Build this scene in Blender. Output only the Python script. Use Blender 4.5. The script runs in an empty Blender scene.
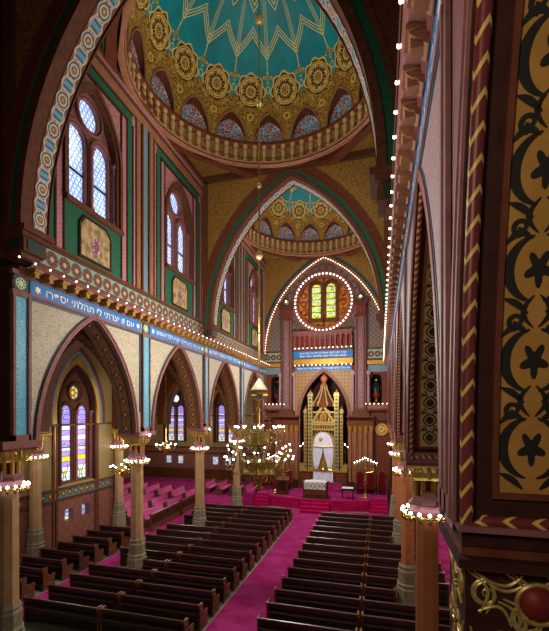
import bpy, bmesh, math, random
from mathutils import Vector, Matrix
from mathutils.geometry import tessellate_polygon
random.seed(7)
PI = math.pi
COL = bpy.context.scene.collection
SC = bpy.context.scene
ZC = 5.95                 # eye height above the floor
WL, WR, YE = -9.5, 0.5, 32.67   # nave faces: left, right, ark end
K = [8.67 + 6 * i for i in range(5)]
XM = -4.5
FZ = -0.95                # floor level
PZ = -0.2                 # bimah platform level

# ------------------------------------------------------------------ materials
def lin(h):
    r = [int(h[i:i + 2], 16) / 255 for i in (0, 2, 4)]
    return tuple((x / 12.92 if x <= .04045 else ((x + .055) / 1.055) ** 2.4) for x in r) + (1,)

class V:
    def __init__(s, T, k): s.T, s.k = T, k
    def _m(s, op, *a): return s.T.math(op, s, *a)
    def __add__(s, o): return s._m('ADD', o)
    __radd__ = __add__
    def __sub__(s, o): return s._m('SUBTRACT', o)
    def __rsub__(s, o): return s.T.math('SUBTRACT', o, s)
    def __mul__(s, o): return s._m('MULTIPLY', o)
    __rmul__ = __mul__
    def __truediv__(s, o): return s._m('DIVIDE', o)
    def __gt__(s, o): return s._m('GREATER_THAN', o)
    def __lt__(s, o): return s._m('LESS_THAN', o)
    def __neg__(s): return s._m('MULTIPLY', -1)
    def sin(s): return s._m('SINE')
    def cos(s): return s._m('COSINE')
    def abs(s): return s._m('ABSOLUTE')
    def frac(s): return s._m('FRACT')
    def floor(s): return s._m('FLOOR')
    def sqrt(s): return s._m('SQRT')
    def min(s, o): return s._m('MINIMUM', o)
    def max(s, o): return s._m('MAXIMUM', o)
    def mod(s, o): return s._m('FLOORED_MODULO', o)
    def pp(s, o): return s._m('PINGPONG', o)
    def atan2(s, o): return s._m('ARCTAN2', o)

class T:
    def __init__(s, nt): s.nt = nt
    def node(s, t, **k):
        n = s.nt.nodes.new(t)
        for a, b in k.items(): setattr(n, a, b)
        return n
    def put(s, x, sock):
        if isinstance(x, V): s.nt.links.new(x.k, sock)
        else: sock.default_value = x
    def math(s, op, *a):
        n = s.node('ShaderNodeMath', operation=op)
        for i, x in enumerate(a): s.put(x, n.inputs[i])
        return V(s, n.outputs[0])
    def uv(s):
        n = s.node('ShaderNodeUVMap'); q = s.node('ShaderNodeSeparateXYZ')
        s.nt.links.new(n.outputs[0], q.inputs[0])
        return V(s, q.outputs[0]), V(s, q.outputs[1])
    def pos(s):
        n = s.node('ShaderNodeTexCoord'); return V(s, n.outputs['Object'])
    def vec(s, x, y, z=0.0):
        n = s.node('ShaderNodeCombineXYZ')
        s.put(x, n.inputs[0]); s.put(y, n.inputs[1]); s.put(z, n.inputs[2])
        return V(s, n.outputs[0])
    def noise(s, sc, v=None, det=3.0, rough=.55):
        n = s.node('ShaderNodeTexNoise')
        s.put(v or s.pos(), n.inputs['Vector']); n.inputs['Scale'].default_value = sc
        n.inputs['Detail'].default_value = det; n.inputs['Roughness'].default_value = rough
        return V(s, n.outputs[0])
    def vor(s, sc, v=None, feat='F1'):
        n = s.node('ShaderNodeTexVoronoi', feature=feat)
        s.put(v or s.pos(), n.inputs['Vector']); n.inputs['Scale'].default_value = sc
        return V(s, n.outputs[0])
    def mix(s, a, b, f):
        n = s.node('ShaderNodeMix', data_type='RGBA')
        if isinstance(a, str): a = lin(a)
        if isinstance(b, str): b = lin(b)
        s.put(f, n.inputs[0]); s.put(a, n.inputs[6]); s.put(b, n.inputs[7])
        return V(s, n.outputs[2])
    def step(s, x, a, b):
        n = s.node('ShaderNodeMapRange'); n.clamp = True
        s.put(x, n.inputs[0]); n.inputs[1].default_value = a; n.inputs[2].default_value = b
        return V(s, n.outputs[0])

MATS = {}
def mat(name, fn, rough=.55, metal=0.0, spec=.35, emit=0.0, bump=0.0):
    m = bpy.data.materials.new(name); m.use_nodes = True
    nt = m.node_tree; t = T(nt); b = nt.nodes['Principled BSDF']
    r = fn(t) if callable(fn) else lin(fn)
    h = None
    if isinstance(r, tuple) and len(r) == 2: r, h = r
    t.put(r, b.inputs['Base Color'])
    b.inputs['Roughness'].default_value = rough; b.inputs['Metallic'].default_value = metal
    b.inputs['Specular IOR Level'].default_value = spec
    if emit:
        t.put(r, b.inputs['Emission Color']); b.inputs['Emission Strength'].default_value = emit
    if h is not None and bump:
        n = nt.nodes.new('ShaderNodeBump'); n.inputs['Strength'].default_value = bump
        n.inputs['Distance'].default_value = .02
        t.put(h, n.inputs['Height']); nt.links.new(n.outputs[0], b.inputs['Normal'])
    MATS[name] = m
    return m

def plain(a, b, sc=6.0):
    def f(t):
        n = t.noise(sc)
        return t.mix(a, b, t.step(n, .3, .7)), n
    return f
def filigree(base, line, sc=9.0, w=.08, alt=None):
    def f(t):
        d = t.vor(sc, feat='DISTANCE_TO_EDGE')
        c = t.mix(base, alt or base, t.step(t.noise(sc * .6), .42, .58))
        return t.mix(line, c, t.step(d, w * .4, w)), d
    return f
def damask(base, line, nx=4.0, ny=4.0):
    """small all-over scroll ornament in metres of the surface"""
    def f(t):
        x, y = t.uv()
        n = t.noise(5.0)
        a = (x * nx * PI * 2 + (y * ny * PI * 2).sin() * 1.3).sin()
        b = (y * ny * PI * 2 + (x * nx * PI * 2).cos() * 1.3).sin()
        v = (a * b).abs()
        return t.mix(line, base, t.step(v + n * .2, .18, .42))
    return f

mat('brown', plain('66402c', '543222'), .62, spec=.14)
mat('mauve', plain('8a5c58', '784c4a'), .62, spec=.14)
mat('soffit_brown', plain('5e3c22', '4a2e1a'), .62, spec=.14)
mat('baluster', plain('b89c68', 'a08450', 8), .45)
mat('bracket_gold', plain('a8823c', '8a6628', 14), .45, .2)
mat('chandelier_brass', plain('a8904c', '866c30', 15), .3, .7)
mat('dark_brown', plain('40231a', '321a14'), .62, spec=.14)
mat('red_brown', plain('6e3c28', '5c3020'), .62, spec=.14)
mat('tan', plain('96694c', '82583e'), .62, spec=.14)
mat('wood', plain('5a3018', '4a2612', 3), .62, spec=.14)
mat('green', plain('2a6249', '22533c', 12), .7, spec=.12)
mat('pink', damask('b0787e', '8a5058', 3.4, 3.4), .6)
mat('pinkfill', damask('a87074', '8c5a5c', 1.6, 1.6), .6)
mat('lilac', filigree('a08890', '7e666e', 22, .12), .6)
mat('spandrel', filigree('c4bda4', '80745f', 21, .15, 'b4ad96'), .6)
mat('gold_mosaic', filigree('a87c34', '53391a', 17, .14, 'b98f48'), .45, .2)
mat('pilaster_blue', filigree('2c93b4', '6fc0cc', 24, .1, '247fa4'), .5)
mat('teal_pattern', damask('4f8a9c', '8c5a4c', 2.6, 2.2), .55)
mat('blue', plain('1673bd', '1268ac'), .45)
mat('letter', 'f0ead0', .5)
mat('gold', plain('c9a04a', 'a87f32', 20), .35, .55)
mat('gilt', plain('c4ae66', '9c8440', 30), .35, .4)
mat('brass', plain('d2b25e', 'b08c3c', 15), .25, .85)
mat('pale_gold', plain('d8c68a', 'c0aa6a', 15), .35, .4)
mat('black', '0e0b09', .5)
mat('scroll_black', '1c1a10', .6)
mat('panel_tan', plain('b4863c', 'a0752f', 5), .5)
mat('panel_sand', plain('a88c58', '94784a', 5), .5)
mat('shaft_brown', plain('95603f', '7c4c32', 4), .5)
mat('column', plain('b4946a', 'a07f54', 3), .45)
mat('column_orange', plain('b87448', 'a3643a', 3), .4)
mat('stone_base', plain('8c8468', '6e6a54', 9), .6)
mat('teal_dark', '1c4a58', .5)
mat('red_paint', plain('7c2018', '681812'), .5)
mat('carpet', lambda t: (t.mix('8e1c58', 'a03276', t.step(t.noise(1.6), .35, .65)), t.noise(140)), .95, spec=.05, bump=.3)
mat('carpet_red', lambda t: (t.mix('9c0c44', 'ae1858', t.step(t.noise(2.0), .35, .65)), t.noise(140)), .95, spec=.05, bump=.3)
mat('cushion', plain('cc4a90', 'da68a6', 4), .9, spec=.05)
mat('red_velvet', plain('640a1a', '520714', 5), .85, spec=.1)
mat('floorstone', lambda t: t.mix('7f8270', '686a5c', t.step(t.noise(2.5), .35, .65)), .5)
def pewwood(t):
    p = t.pos(); m = t.node('ShaderNodeMapping'); t.nt.links.new(p.k, m.inputs[0]); m.inputs[3].default_value = (1.2, 14, 14)
    n = t.noise(3.0, V(t, m.outputs[0]), 4)
    return t.mix('1b110b', '35221a', t.step(n, .3, .7)), n
mat('pewwood', pewwood, .3, spec=.5, bump=.08)
mat('pewtop', plain('4a3422', '5c402a', 8), .28, spec=.6)
mat('pewend', plain('6e4628', '573418', 8), .35, spec=.5)
mat('cloth_white', plain('e6e8f4', 'd4d8ec', 4), .8, spec=.1)
mat('bulb', 'fff0e0', .3, emit=18.0)
mat('bulb_small', 'ffdcc0', .3, emit=10.0)
mat('bulb_white', 'eef0ff', .3, emit=30.0)
mat('wall_dim', filigree('8e7a48', '76643c', 16, .12, '968250'), .6)
def wains(t):
    x, y = t.uv()
    a = ((x + y) * 1.6).frac(); b = ((x - y) * 1.6).frac()
    l = ((a - .5).abs() > .46).max((b - .5).abs() > .46)
    return t.mix('7c4f44', '5c352c', l)
mat('wainscot', wains, .5)

def rosettes(bg, c1, c2, c3, w=.5, h=.5, pet=8):
    """row of round flowers: cell w along u, centred at v=0"""
    def f(t):
        x, y = t.uv()
        a = ((x / w).frac() - .5) * w; b = y
        r = (a * a + b * b).sqrt(); th = b.atan2(a)
        R = h * .44
        pt = (th * pet).cos() * .12
        c = t.mix(c1, bg, r > R)
        c = t.mix(c, c2, ((r / R - .62).abs() - .16 - pt) < 0)
        c = t.mix(c, c3, r < (R * .3))
        edge = ((r / R - 1).abs() < .07)
        return t.mix(c, '3a2420', edge)
    return f
mat('frieze', rosettes('7d9a8c', '84503f', '4c2e26', 'b8a478', .5, .5), .55)
mat('soffit_ros', rosettes('6e4826', '8a5c30', '2a170e', 'a87e3c', .55, .36, 4), .65, spec=.12)
mat('aisle_band', rosettes('2f8a96', '8a6a3c', '4c3420', 'c0a860', .42, .4, 6), .55)
def corner_ros(t):
    x, y = t.uv(); r = (x * x + y * y).sqrt(); th = y.atan2(x)
    a = ((th * 8).cos() * .05 + .1 - r) > 0
    return t.mix('243c30', 'c4d0a8', a.max((r - .145).abs() < .012))
mat('corner_rosette', corner_ros, .5)

def lace(t):
    x, y = t.uv()                       # x along the arch, y across (0..0.6)
    w = .8
    i = (x / w).frac(); a = (i - .5).abs() * w; b = y - .225
    rr = (a * a + b * b).sqrt()
    wav = (x / w * PI * 4).cos() * .035 + .165
    edge = ((b.abs() - wav).abs() < .018)
    ring = ((rr - .115).abs() < .02)
    med = rr < .115
    a2 = (.4 - a).abs(); blue = (a2 < .13) * (b.abs() < .13)
    bl = ((a2 - .14).abs() < .018) * (b.abs() < .15)
    fil = t.vor(13, feat='DISTANCE_TO_EDGE')
    ins = b.abs() < wav
    c = t.mix('7a4a38', '9a6a4a', ins)
    c = t.mix(c, 'c8bfae', (fil < .09) * ins)
    c = t.mix(c, '8a6a2c', med * (rr > .04)); c = t.mix(c, '20586c', (rr - .165).abs() < .02); c = t.mix(c, '2f6f8c', blue * (a2 > .05)); c = t.mix(c, '6aa0b4', blue * (a2 < .05))
    return t.mix(c, 'c4bca8', edge.max(ring).max(bl))
mat('lace', lace, .55)

def dome_paint(t):
    u, e = t.uv()                      # u: sector number, e: elevation in tenths of degrees*10
    x = u.frac() - .5                  # 0 above a lunette
    ax = x.abs()
    ar = (e - 33) * .08
    # flowers between lunettes
    fx = (ax - .5) * 1.65; fy = (e - 26.5) * .082
    fr = (fx * fx + fy * fy).sqrt(); fth = fy.atan2(fx)
    flower = (fr - .66 - (fth * 8).cos() * .05) < 0
    low = (e - 24.0 - ax * 6) < 0
    gold = flower.max(low)
    sx = x * 1.55; sr = (sx * sx + ar * ar).sqrt(); sth = ar.atan2(sx)
    star = (sr - .12 - (sth * 4).cos() * .085) < 0
    dy = (e - 27.5) * .082
    drop = ((sx * sx * 3 + dy * dy).sqrt() - .13) < 0
    # gold drawing: petals, rings, lattice
    pet = ((fth * 4).cos().abs() * .42 - fr).abs() < .03
    ring = ((fr - .2).abs() < .018).max((fr - .46).abs() < .02).max((fr - .54).abs() < .015)
    gx = (ax - .25) * 1.65; gy = (e - 20.5) * .082
    gr = (gx * gx + gy * gy).sqrt(); gth = gy.atan2(gx)
    hx = (ax - .5) * 1.65; hy = (e - 14.0) * .082; hr = (hx * hx + hy * hy).sqrt()
    lat = (((gth * 4).cos() * .06 + .1 - gr).abs() < .018).max((hr - .12).abs() < .02) * low
    v = t.vec(u * 16, e * .75, 0.0)
    fil = t.vor(1.0, v, 'DISTANCE_TO_EDGE')
    spots = t.vor(1.0, v)
    g = t.mix('4a3012', '86621e', t.step(spots, .2, .6))
    g = t.mix('b08c38', g, t.step(fil, .03, .1))
    g = t.mix(g, '331c0c', (spots < .16))
    g = t.mix(g, '2c180a', ((fr - .6).abs() < .03 ).max((fr - .3).abs() < .05) * (e < 34))
    g = t.mix(g, 'd8bc68', (pet.max(ring) * flower).max(lat))
    edge = (((fr - .66 - (fth * 8).cos() * .05).abs() < .03) * (e > 24)).max((sr - .12 - (sth * 4).cos() * .085).abs() < .02).max(((sx * sx * 3 + dy * dy).sqrt() - .13).abs() < .02)
    teal = t.mix('0a7a84', '0d929a', t.step(t.noise(1.5), .3, .7))
    # zigzag tracery lines
    z0 = 41.0 + ax * 19
    zz = ((e - z0).abs() < .3).max((e - z0 - 1.7).abs() < .3).max((e - z0 - 3.4).abs() < .3)
    vl = (((ax - .045 - (e - 41) * .0006).abs() < .009).max(ax < .006)) * (e > 41)
    stem = (ax < .012) * (e > 36) * (e < 42)
    z2 = 60 + (.5 - ax) * 16
    zz2 = ((e - z2).abs() < .35).max((e - z2 - 2.5).abs() < .35)
    lines = (zz.max(vl).max(stem).max(zz2)) * (e > 36)
    c = t.mix(teal, 'd8d27a', lines)
    c = t.mix(c, '0a7a84', drop)
    c = t.mix(c, g, gold.max(star))
    c = t.mix(c, '1590a0', drop * (e > 24))
    return t.mix(c, 'd6bc66', edge)
mat('dome_paint', dome_paint, .5)
def lunette(t):
    x, y = t.uv()
    n = t.vor(7.5, t.vec(x, y), 'DISTANCE_TO_EDGE'); s = t.vor(7.5, t.vec(x, y))
    c = t.mix('3c6f9c', '8a4038', t.step(s, .1, .32))
    c = t.mix(c, '5a86b0', t.step(t.noise(3), .5, .55))
    return t.mix('cfd4d8', c, t.step(n, .02, .09))
mat('lunette', lunette, .6)
def chevron(t):
    x, y = t.uv()                      # x along in metres, y around 0..1
    v = (x / .17 + ((y * 2 + .35).frac() - .5).abs() * 1.1).frac()
    return t.mix('6a2a24', 'd0b058', v < .22)
mat('chevron', chevron, .4)
def rope(t):
    x, y = t.uv()
    v = (x / .11 + y).frac()
    return t.mix('5a2a20', 'b08050', v < .45)
mat('rope', rope, .4)
def fleur(t):
    x, y = t.uv()
    n = t.noise(4.0)
    return t.mix('a89468', '84704a', t.step(n, .4, .6))
def paintp(t):
    x, y = t.uv()                      # metres, centred
    n = t.noise(3.5, det=5.0)
    c = t.mix('b09a6a', '7a6240', t.step(n, .42, .6))
    r = (x * x * 1.6 + (y + .12) * (y + .12)).sqrt(); th = y.atan2(x)
    f = (r - .28 - (th * 7).cos() * .08) < 0
    d = t.vor(11)
    return t.mix(c, t.mix('c8b0b8', '7a4458', t.step(d, .2, .5)), f)
mat('painted_panel', paintp, .6)
def hex_glass(t):
    x, y = t.uv()
    w = .17
    row = (y / w).floor(); xo = x / w + row.mod(2.0) * .5
    a = xo.frac() - .5; b = (y / w).frac() - .5
    r = (a * a + b * b).sqrt()
    c = t.mix('d4e4ff', 'a0c0f4', t.step(t.noise(3.0), .35, .65))
    return t.mix(c, '40609c', ((r - .46).abs() < .075))
mat('glass_blue', hex_glass, .25, emit=.95)
def strip_glass(t):
    x, y = t.uv()
    r = (y / .27).floor(); f = (y / .27).frac()
    n = t.vor(11.0)
    c = t.mix('a488dc', t.mix('cdd6ee', 'b4dcc0', n < .28), r.mod(2.0) < .5)
    c = t.mix(c, 'd8cc28', (r - 4).abs() < .5)
    lo = t.mix('d8e0ec', '4c8a4c', (x.abs() - .05 - (y - .35).abs() * .4).abs() < .04)
    c = t.mix(c, t.mix(lo, 'c8b428', (y - .55).abs() + x.abs() < .13), r < 2.5)
    c = t.mix(c, t.mix('8e86e0', 'c8c8f0', n < .3), r > 11.5)
    c = t.mix(c, '6a48b0', (t.noise(7) > .62) * (r > 2.5))
    return t.mix(c, '302848', f < .09)
mat('glass_strip', strip_glass, .25, emit=.7)
def strip_gold(t):
    x, y = t.uv()
    f = (y / .52).frac()
    c = t.mix('d8d040', 'a8c8a0', f > .5); c = t.mix(c, '6a6a20', (t.noise(9) > .58))
    return t.mix(c, '38341c', f < .12)
mat('glass_gold', strip_gold, .25, emit=.8)
mat('glass_amber', lambda t: t.mix('c0701c', '7a3408', t.step(t.noise(3.0), .4, .6)), .3, emit=.25)
def rose_glass(t):
    x, y = t.uv(); r = (x * x + y * y).sqrt(); th = y.atan2(x)
    c = t.mix('c8b870', '7a8a60', ((th * 6).cos() > 0)); c = t.mix(c, 'b03018', r < .16); c = t.mix(c, 'e8c030', r < .1)
    return t.mix(c, '3a3020', ((r - .17).abs() < .02))
mat('glass_rose', rose_glass, .25, emit=.8)
mat('glass_rose_blue', lambda t: t.mix('c8d8f0', '7890c0', t.vor(9) < .3), .25, emit=1.2)
def basement(t):
    x, y = t.uv(); return t.mix('6878c8', 'd8d8a0', (t.noise(9.0) > .52))
mat('glass_low', basement, .25, emit=.8)
def lacecloth(t):
    x, y = t.uv()
    d = ((x / .32).frac() - .5).abs() * .64 ; tri = ((y - .12 - d) .abs() < .028).max((y - .34 + d).abs() < .028)
    dots = t.vor(22) < .22
    return t.mix('c9c8c4', '2c2a30', tri.max(dots * (y > .03) * (y < .4)))
mat('lace_cloth', lacecloth, .8, spec=.1)
mat('lattice_dark', damask('6a5348', '453330', 2.6, 2.6), .55)
def scales(t):
    x, y = t.uv()
    a = ((x + y) * 2.6).frac(); b = ((x - y) * 2.6).frac()
    l = ((a - .5).abs() > .42).max((b - .5).abs() > .42)
    d = ((a - .5).abs() < .1) * ((b - .5).abs() < .1)
    return t.mix('54463f', '93857a', l.max(d))
mat('scales', scales, .55)
def diaper(t):
    x, y = t.uv()
    a = (x * 3.4).frac() - .5; b = (y * 3.4).frac() - .5
    r = (a * a + b * b).sqrt()
    return t.mix('8f7040', '6a4248', r < .2)
mat('diaper', diaper, .5)
def strip_pier(t):
    x, y = t.uv()
    f = (y / .34).frac()
    return t.mix('8c6a6c', '5c4a58', t.step(t.noise(8), .4, .6))
mat('pier_paint', strip_pier, .5)

# ------------------------------------------------------------------ mesh builder
class MB:
    def __init__(s): s.v, s.f, s.uv, s.m = [], [], [], []
    def face(s, p, uv=None, m=0):
        b = len(s.v); s.v += [tuple(q) for q in p]; s.f.append(list(range(b, b + len(p))))
        s.uv.append(uv or [(0, 0)] * len(p)); s.m.append(m)
    def grid(s, rows, uvs=None, m=0, cu=False, cv=False):
        n, k = len(rows), len(rows[0])
        for i in range(n - (0 if cu else 1)):
            for j in range(k - (0 if cv else 1)):
                a, b, c, d = (i, j), (i, j + 1), (i + 1, j + 1), (i + 1, j)
                P = [rows[x % n][y % k] for x, y in (a, b, c, d)]
                U = [uvs(x, y) for x, y in (a, b, c, d)] if uvs else None
                s.face(P, U, m)
    def mbox(s, mp, s0, s1, z0, z1, n0, n1, m=0, c=None):
        cs, cz = c or (0, 0)
        P = lambda a, b, n: mp(a, b, n)
        q = [((s0, z0, n1), (s1, z0, n1), (s1, z1, n1), (s0, z1, n1)), ((s0, z0, n0), (s1, z0, n0), (s1, z1, n0), (s0, z1, n0))]
        for r in q: s.face([P(*x) for x in r], [(x[0] - cs, x[1] - cz) for x in r], m)
        for (a, b) in (((s0, z0), (s0, z1)), ((s1, z0), (s1, z1))):
            r = [(a[0], a[1], n0), (b[0], b[1], n0), (b[0], b[1], n1), (a[0], a[1], n1)]
            s.face([P(*x) for x in r], [(x[2], x[1] - cz) for x in r], m)
        for z in (z0, z1):
            r = [(s0, z, n0), (s1, z, n0), (s1, z, n1), (s0, z, n1)]
            s.face([P(*x) for x in r], [(x[0] - cs, x[2]) for x in r], m)
    def box(s, x0, x1, y0, y1, z0, z1, m=0): s.mbox(lambda a, b, n: (a, n, b), x0, x1, z0, z1, y0, y1, m)
    def prism(s, out, holes, mp, n0, n1, m=0, ms=None, back=True, c=None, sides=True):
        cs, cz = c or (0, 0)
        loops = [[Vector((a, b, 0)) for a, b in L] for L in [out] + list(holes)]
        flat = [p for L in loops for p in L]
        for tri in tessellate_polygon(loops):
            T3 = [flat[i] for i in tri]
            s.face([mp(p.x, p.y, n1) for p in T3], [(p.x - cs, p.y - cz) for p in T3], m)
            if back: s.face([mp(p.x, p.y, n0) for p in T3], [(p.x - cs, p.y - cz) for p in T3], m)
        if sides:
            for L in loops:
                l = 0
                for i in range(len(L)):
                    a, b = L[i], L[(i + 1) % len(L)]; d = (b - a).length
                    s.face([mp(a.x, a.y, n0), mp(b.x, b.y, n0), mp(b.x, b.y, n1), mp(a.x, a.y, n1)], [(l, n0), (l + d, n0), (l + d, n1), (l, n1)], m if ms is None else ms)
                    l += d
    def lathe(s, prof, c=(0, 0, 0), seg=16, m=0, rot=0.0, a0=0, a1=2 * PI):
        full = abs(a1 - a0 - 2 * PI) < 1e-6
        n = seg if full else seg + 1
        rows = [[(c[0] + r * math.cos(rot + a0 + (a1 - a0) * j / seg), c[1] + r * math.sin(rot + a0 + (a1 - a0) * j / seg), c[2] + z) for j in range(n)] for r, z in prof]
        s.grid(rows, lambda i, j: (j / seg, prof[i % len(prof)][1]), m, False, full)
    def ball(s, c, r, seg=10, m=0, sz=1.0):
        k = max(4, seg // 2)
        s.lathe([(max(1e-4, r * math.sin(PI * i / k)), -r * sz * math.cos(PI * i / k)) for i in range(k + 1)], c, seg, m)
    def tube(s, path, r, seg=8, m=0, closed=False, u0=0.0):
        P = [Vector(p) for p in path]; n = len(P); rows = []; L = [u0]
        for i in range(1, n): L.append(L[-1] + (P[i] - P[i - 1]).length)
        up = None
        for i in range(n):
            a = P[(i - 1) % n] if (closed or i > 0) else P[i]; b = P[(i + 1) % n] if (closed or i < n - 1) else P[i]
            t = (b - a).normalized()
            if up is None:
                up = Vector((0, 0, 1)) if abs(t.z) < .9 else Vector((1, 0, 0))
            sd = t.cross(up).normalized(); up = sd.cross(t).normalized()
            rr = r[i] if isinstance(r, (list, tuple)) else r
            rows.append([tuple(P[i] + (sd * math.cos(2 * PI * j / seg) + up * math.sin(2 * PI * j / seg)) * rr) for j in range(seg)])
        s.grid(rows, lambda i, j: (L[i % n] if i < n else L[-1] + .1, j / seg), m, closed, True)
        if not closed:
            s.face(rows[0], None, m); s.face(rows[-1], None, m)
    def build(s, name, mats, parent=None, smooth=True, ang=.7):
        me = bpy.data.meshes.new(name); me.from_pydata(s.v, [], s.f)
        ul = me.uv_layers.new(name='UVMap'); i = 0
        flat = [c for u in s.uv for q in u for c in q]
        ul.data.foreach_set('uv', flat)
        me.polygons.foreach_set('material_index', s.m)
        if isinstance(mats, str): mats = [mats]
        for q in mats: me.materials.append(MATS[q])
        bm = bmesh.new(); bm.from_mesh(me)
        bmesh.ops.remove_doubles(bm, verts=bm.verts, dist=1e-5)
        bmesh.ops.recalc_face_normals(bm, faces=bm.faces)
        bm.to_mesh(me); bm.free()
        if smooth:
            me.polygons.foreach_set('use_smooth', [True] * len(me.polygons)); me.set_sharp_from_angle(angle=ang)
        o = bpy.data.objects.new(name, me); COL.objects.link(o)
        if parent: o.parent = parent
        return o

def thing(name, label, cat, loc=(0, 0, 0), rz=0.0, group=None):
    o = bpy.data.objects.new(name, None); COL.objects.link(o); o.location = loc; o.rotation_euler = (0, 0, rz)
    o.empty_display_size = .1
    return tag(o, label, cat, group)
def tag(o, label, cat, group=None):
    o['label'] = label; o['category'] = cat
    if group: o['group'] = group
    return o
def struct(name, label=None, cat=None):
    o = bpy.data.objects.new(name, None); COL.objects.link(o); o['kind'] = 'structure'; o.empty_display_size = .1
    if label: tag(o, label, cat)
    return o
def st(o, label, cat): o['kind'] = 'structure'; return tag(o, label, cat)
def dup(root, loc, rz=0.0, label=None, group=None):
    def cp(o, par):
        c = o.copy(); COL.objects.link(c); c.parent = par
        for ch in o.children: cp(ch, c)
        return c
    r = root.copy(); COL.objects.link(r); r.location = loc; r.rotation_euler = (0, 0, rz)
    for ch in root.children: cp(ch, r)
    if label: r['label'] = label
    if group: r['group'] = group
    return r
ORD = 'first second third fourth fifth sixth seventh eighth ninth tenth eleventh twelfth thirteenth fourteenth fifteenth sixteenth seventeenth'.split()

# ------------------------------------------------------------------ arches
class Arch:
    def __init__(s, c, half, z0, apex):
        s.c, s.h, s.z0, s.ap = c, half, z0, apex
        H = apex - z0; s.R = (H * H + half * half) / (2 * half)
    def pts(s, o=0.0, n=14, leg=None):
        R = s.R + o; ca = (s.R - s.h) / R; A = math.acos(max(-1, min(1, ca)))
        L = []
        for i in range(n + 1):
            a = A * i / n
            L.append((s.c - s.h + s.R - R * math.cos(a), s.z0 + R * math.sin(a)))
        Rr = [(2 * s.c - x, z) for x, z in reversed(L[:-1])]
        P = L + Rr
        if leg is not None: P = [(P[0][0], leg)] + P + [(P[-1][0], leg)]
        return P
def band(mb, mp, A, o0, o1, n0, n1, m=0, leg=None, n=14):
    a, b = A.pts(o0, n, leg), A.pts(o1, n, leg)
    L = [0]
    for i in range(1, len(a)): L.append(L[-1] + math.dist(a[i], a[i - 1]))
    k = len(a)
    def strip(f, g, v0, v1):
        mb.grid([[f(i) for i in range(k)], [g(i) for i in range(k)]], lambda i, j: (L[j], v0 if i == 0 else v1), m)
    strip(lambda i: mp(*a[i], n1), lambda i: mp(*b[i], n1), 0, o1 - o0)
    strip(lambda i: mp(*a[i], n0), lambda i: mp(*a[i], n1), 0, n1 - n0)
    strip(lambda i: mp(*b[i], n0), lambda i: mp(*b[i], n1), 0, n1 - n0)
def circ(c, z, r, n=32): return [(c + r * math.cos(2 * PI * i / n), z + r * math.sin(2 * PI * i / n)) for i in range(n)]
def ringband(mb, mp, c, z, r0, r1, n0, n1, m=0, n=40):
    a, b = circ(c, z, r0, n), circ(c, z, r1, n)
    for f, g in ((lambda i: mp(*a[i], n1), lambda i: mp(*b[i], n1)), (lambda i: mp(*a[i], n0), lambda i: mp(*a[i], n1)), (lambda i: mp(*b[i], n0), lambda i: mp(*b[i], n1))):
        mb.grid([[f(i) for i in range(n)], [g(i) for i in range(n)]], lambda i, j: (j * 2 * PI * r0 / n, i * .1), m, False, True)
mL = lambda s, z, n: (WL + n, s, z)
mR = lambda s, z, n: (WR - n, s, z)
mE = lambda s, z, n: (s, YE - n, z)
WA = -15.4
mA = lambda s, z, n: (WA + n, s, z)

bulb_me = {}
def bulb_mesh(r, mname):
    k = (r, mname)
    if k not in bulb_me:
        me = bpy.data.meshes.new('bulb'); bm = bmesh.new(); bmesh.ops.create_icosphere(bm, subdivisions=1, radius=r)
        bm.to_mesh(me); bm.free(); me.materials.append(MATS[mname]); me.polygons.foreach_set('use_smooth', [True] * len(me.polygons))
        bulb_me[k] = me
    return bulb_me[k]
def bulb(parent, loc, r=.045, mname='bulb'):
    o = bpy.data.objects.new('bulb', bulb_mesh(r, mname)); COL.objects.link(o); o.parent = parent; o.location = loc
    return o

def hebrew(mb, text, mp, s0, s1, z0, h, n, m=0, flip=False, dep=.012):
    c = bpy.data.curves.new('txt', 'FONT'); c.body = text[::-1]; c.size = 1; c.resolution_u = 1; c.extrude = 0.0
    o = bpy.data.objects.new('txt', c); COL.objects.link(o)
    dg = bpy.context.evaluated_depsgraph_get(); me = bpy.data.meshes.new_from_object(o.evaluated_get(dg))
    xs = [v.co.x for v in me.vertices]; ys = [v.co.y for v in me.vertices]
    x0, x1, y0, y1 = min(xs), max(xs), min(ys), max(ys)
    def P(v):
        q = (v.x - x0) / (x1 - x0); q = 1 - q if flip else q
        return mp(s0 + q * (s1 - s0), z0 + (v.y - y0) / (y1 - y0) * h, n)
    for p in me.polygons: mb.face([P(me.vertices[i].co) for i in p.vertices], None, m)
    bpy.data.objects.remove(o); bpy.data.curves.remove(c); bpy.data.meshes.remove(me)
def star(mb, mp, s, z, r, n, m=0):
    for k in (0, PI):
        mb.face([mp(s + r * math.sin(k + i * 2 * PI / 3), z + r * math.cos(k + i * 2 * PI / 3), n + k * .001) for i in range(3)], None, m)

# ------------------------------------------------------------------ camera
cam = bpy.data.cameras.new('camera'); co = bpy.data.objects.new('camera', cam); COL.objects.link(co)
cam.sensor_fit = 'HORIZONTAL'; cam.sensor_width = 36; cam.lens = 400 / 549 * 36
cam.shift_x = (274.5 - 270) / 549; cam.shift_y = (413 - 315.5) / 549
co.location = (0, 0, ZC); co.rotation_euler = (PI / 2, 0, math.radians(15.5)); cam.clip_start = .05
SC.camera = co
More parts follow.
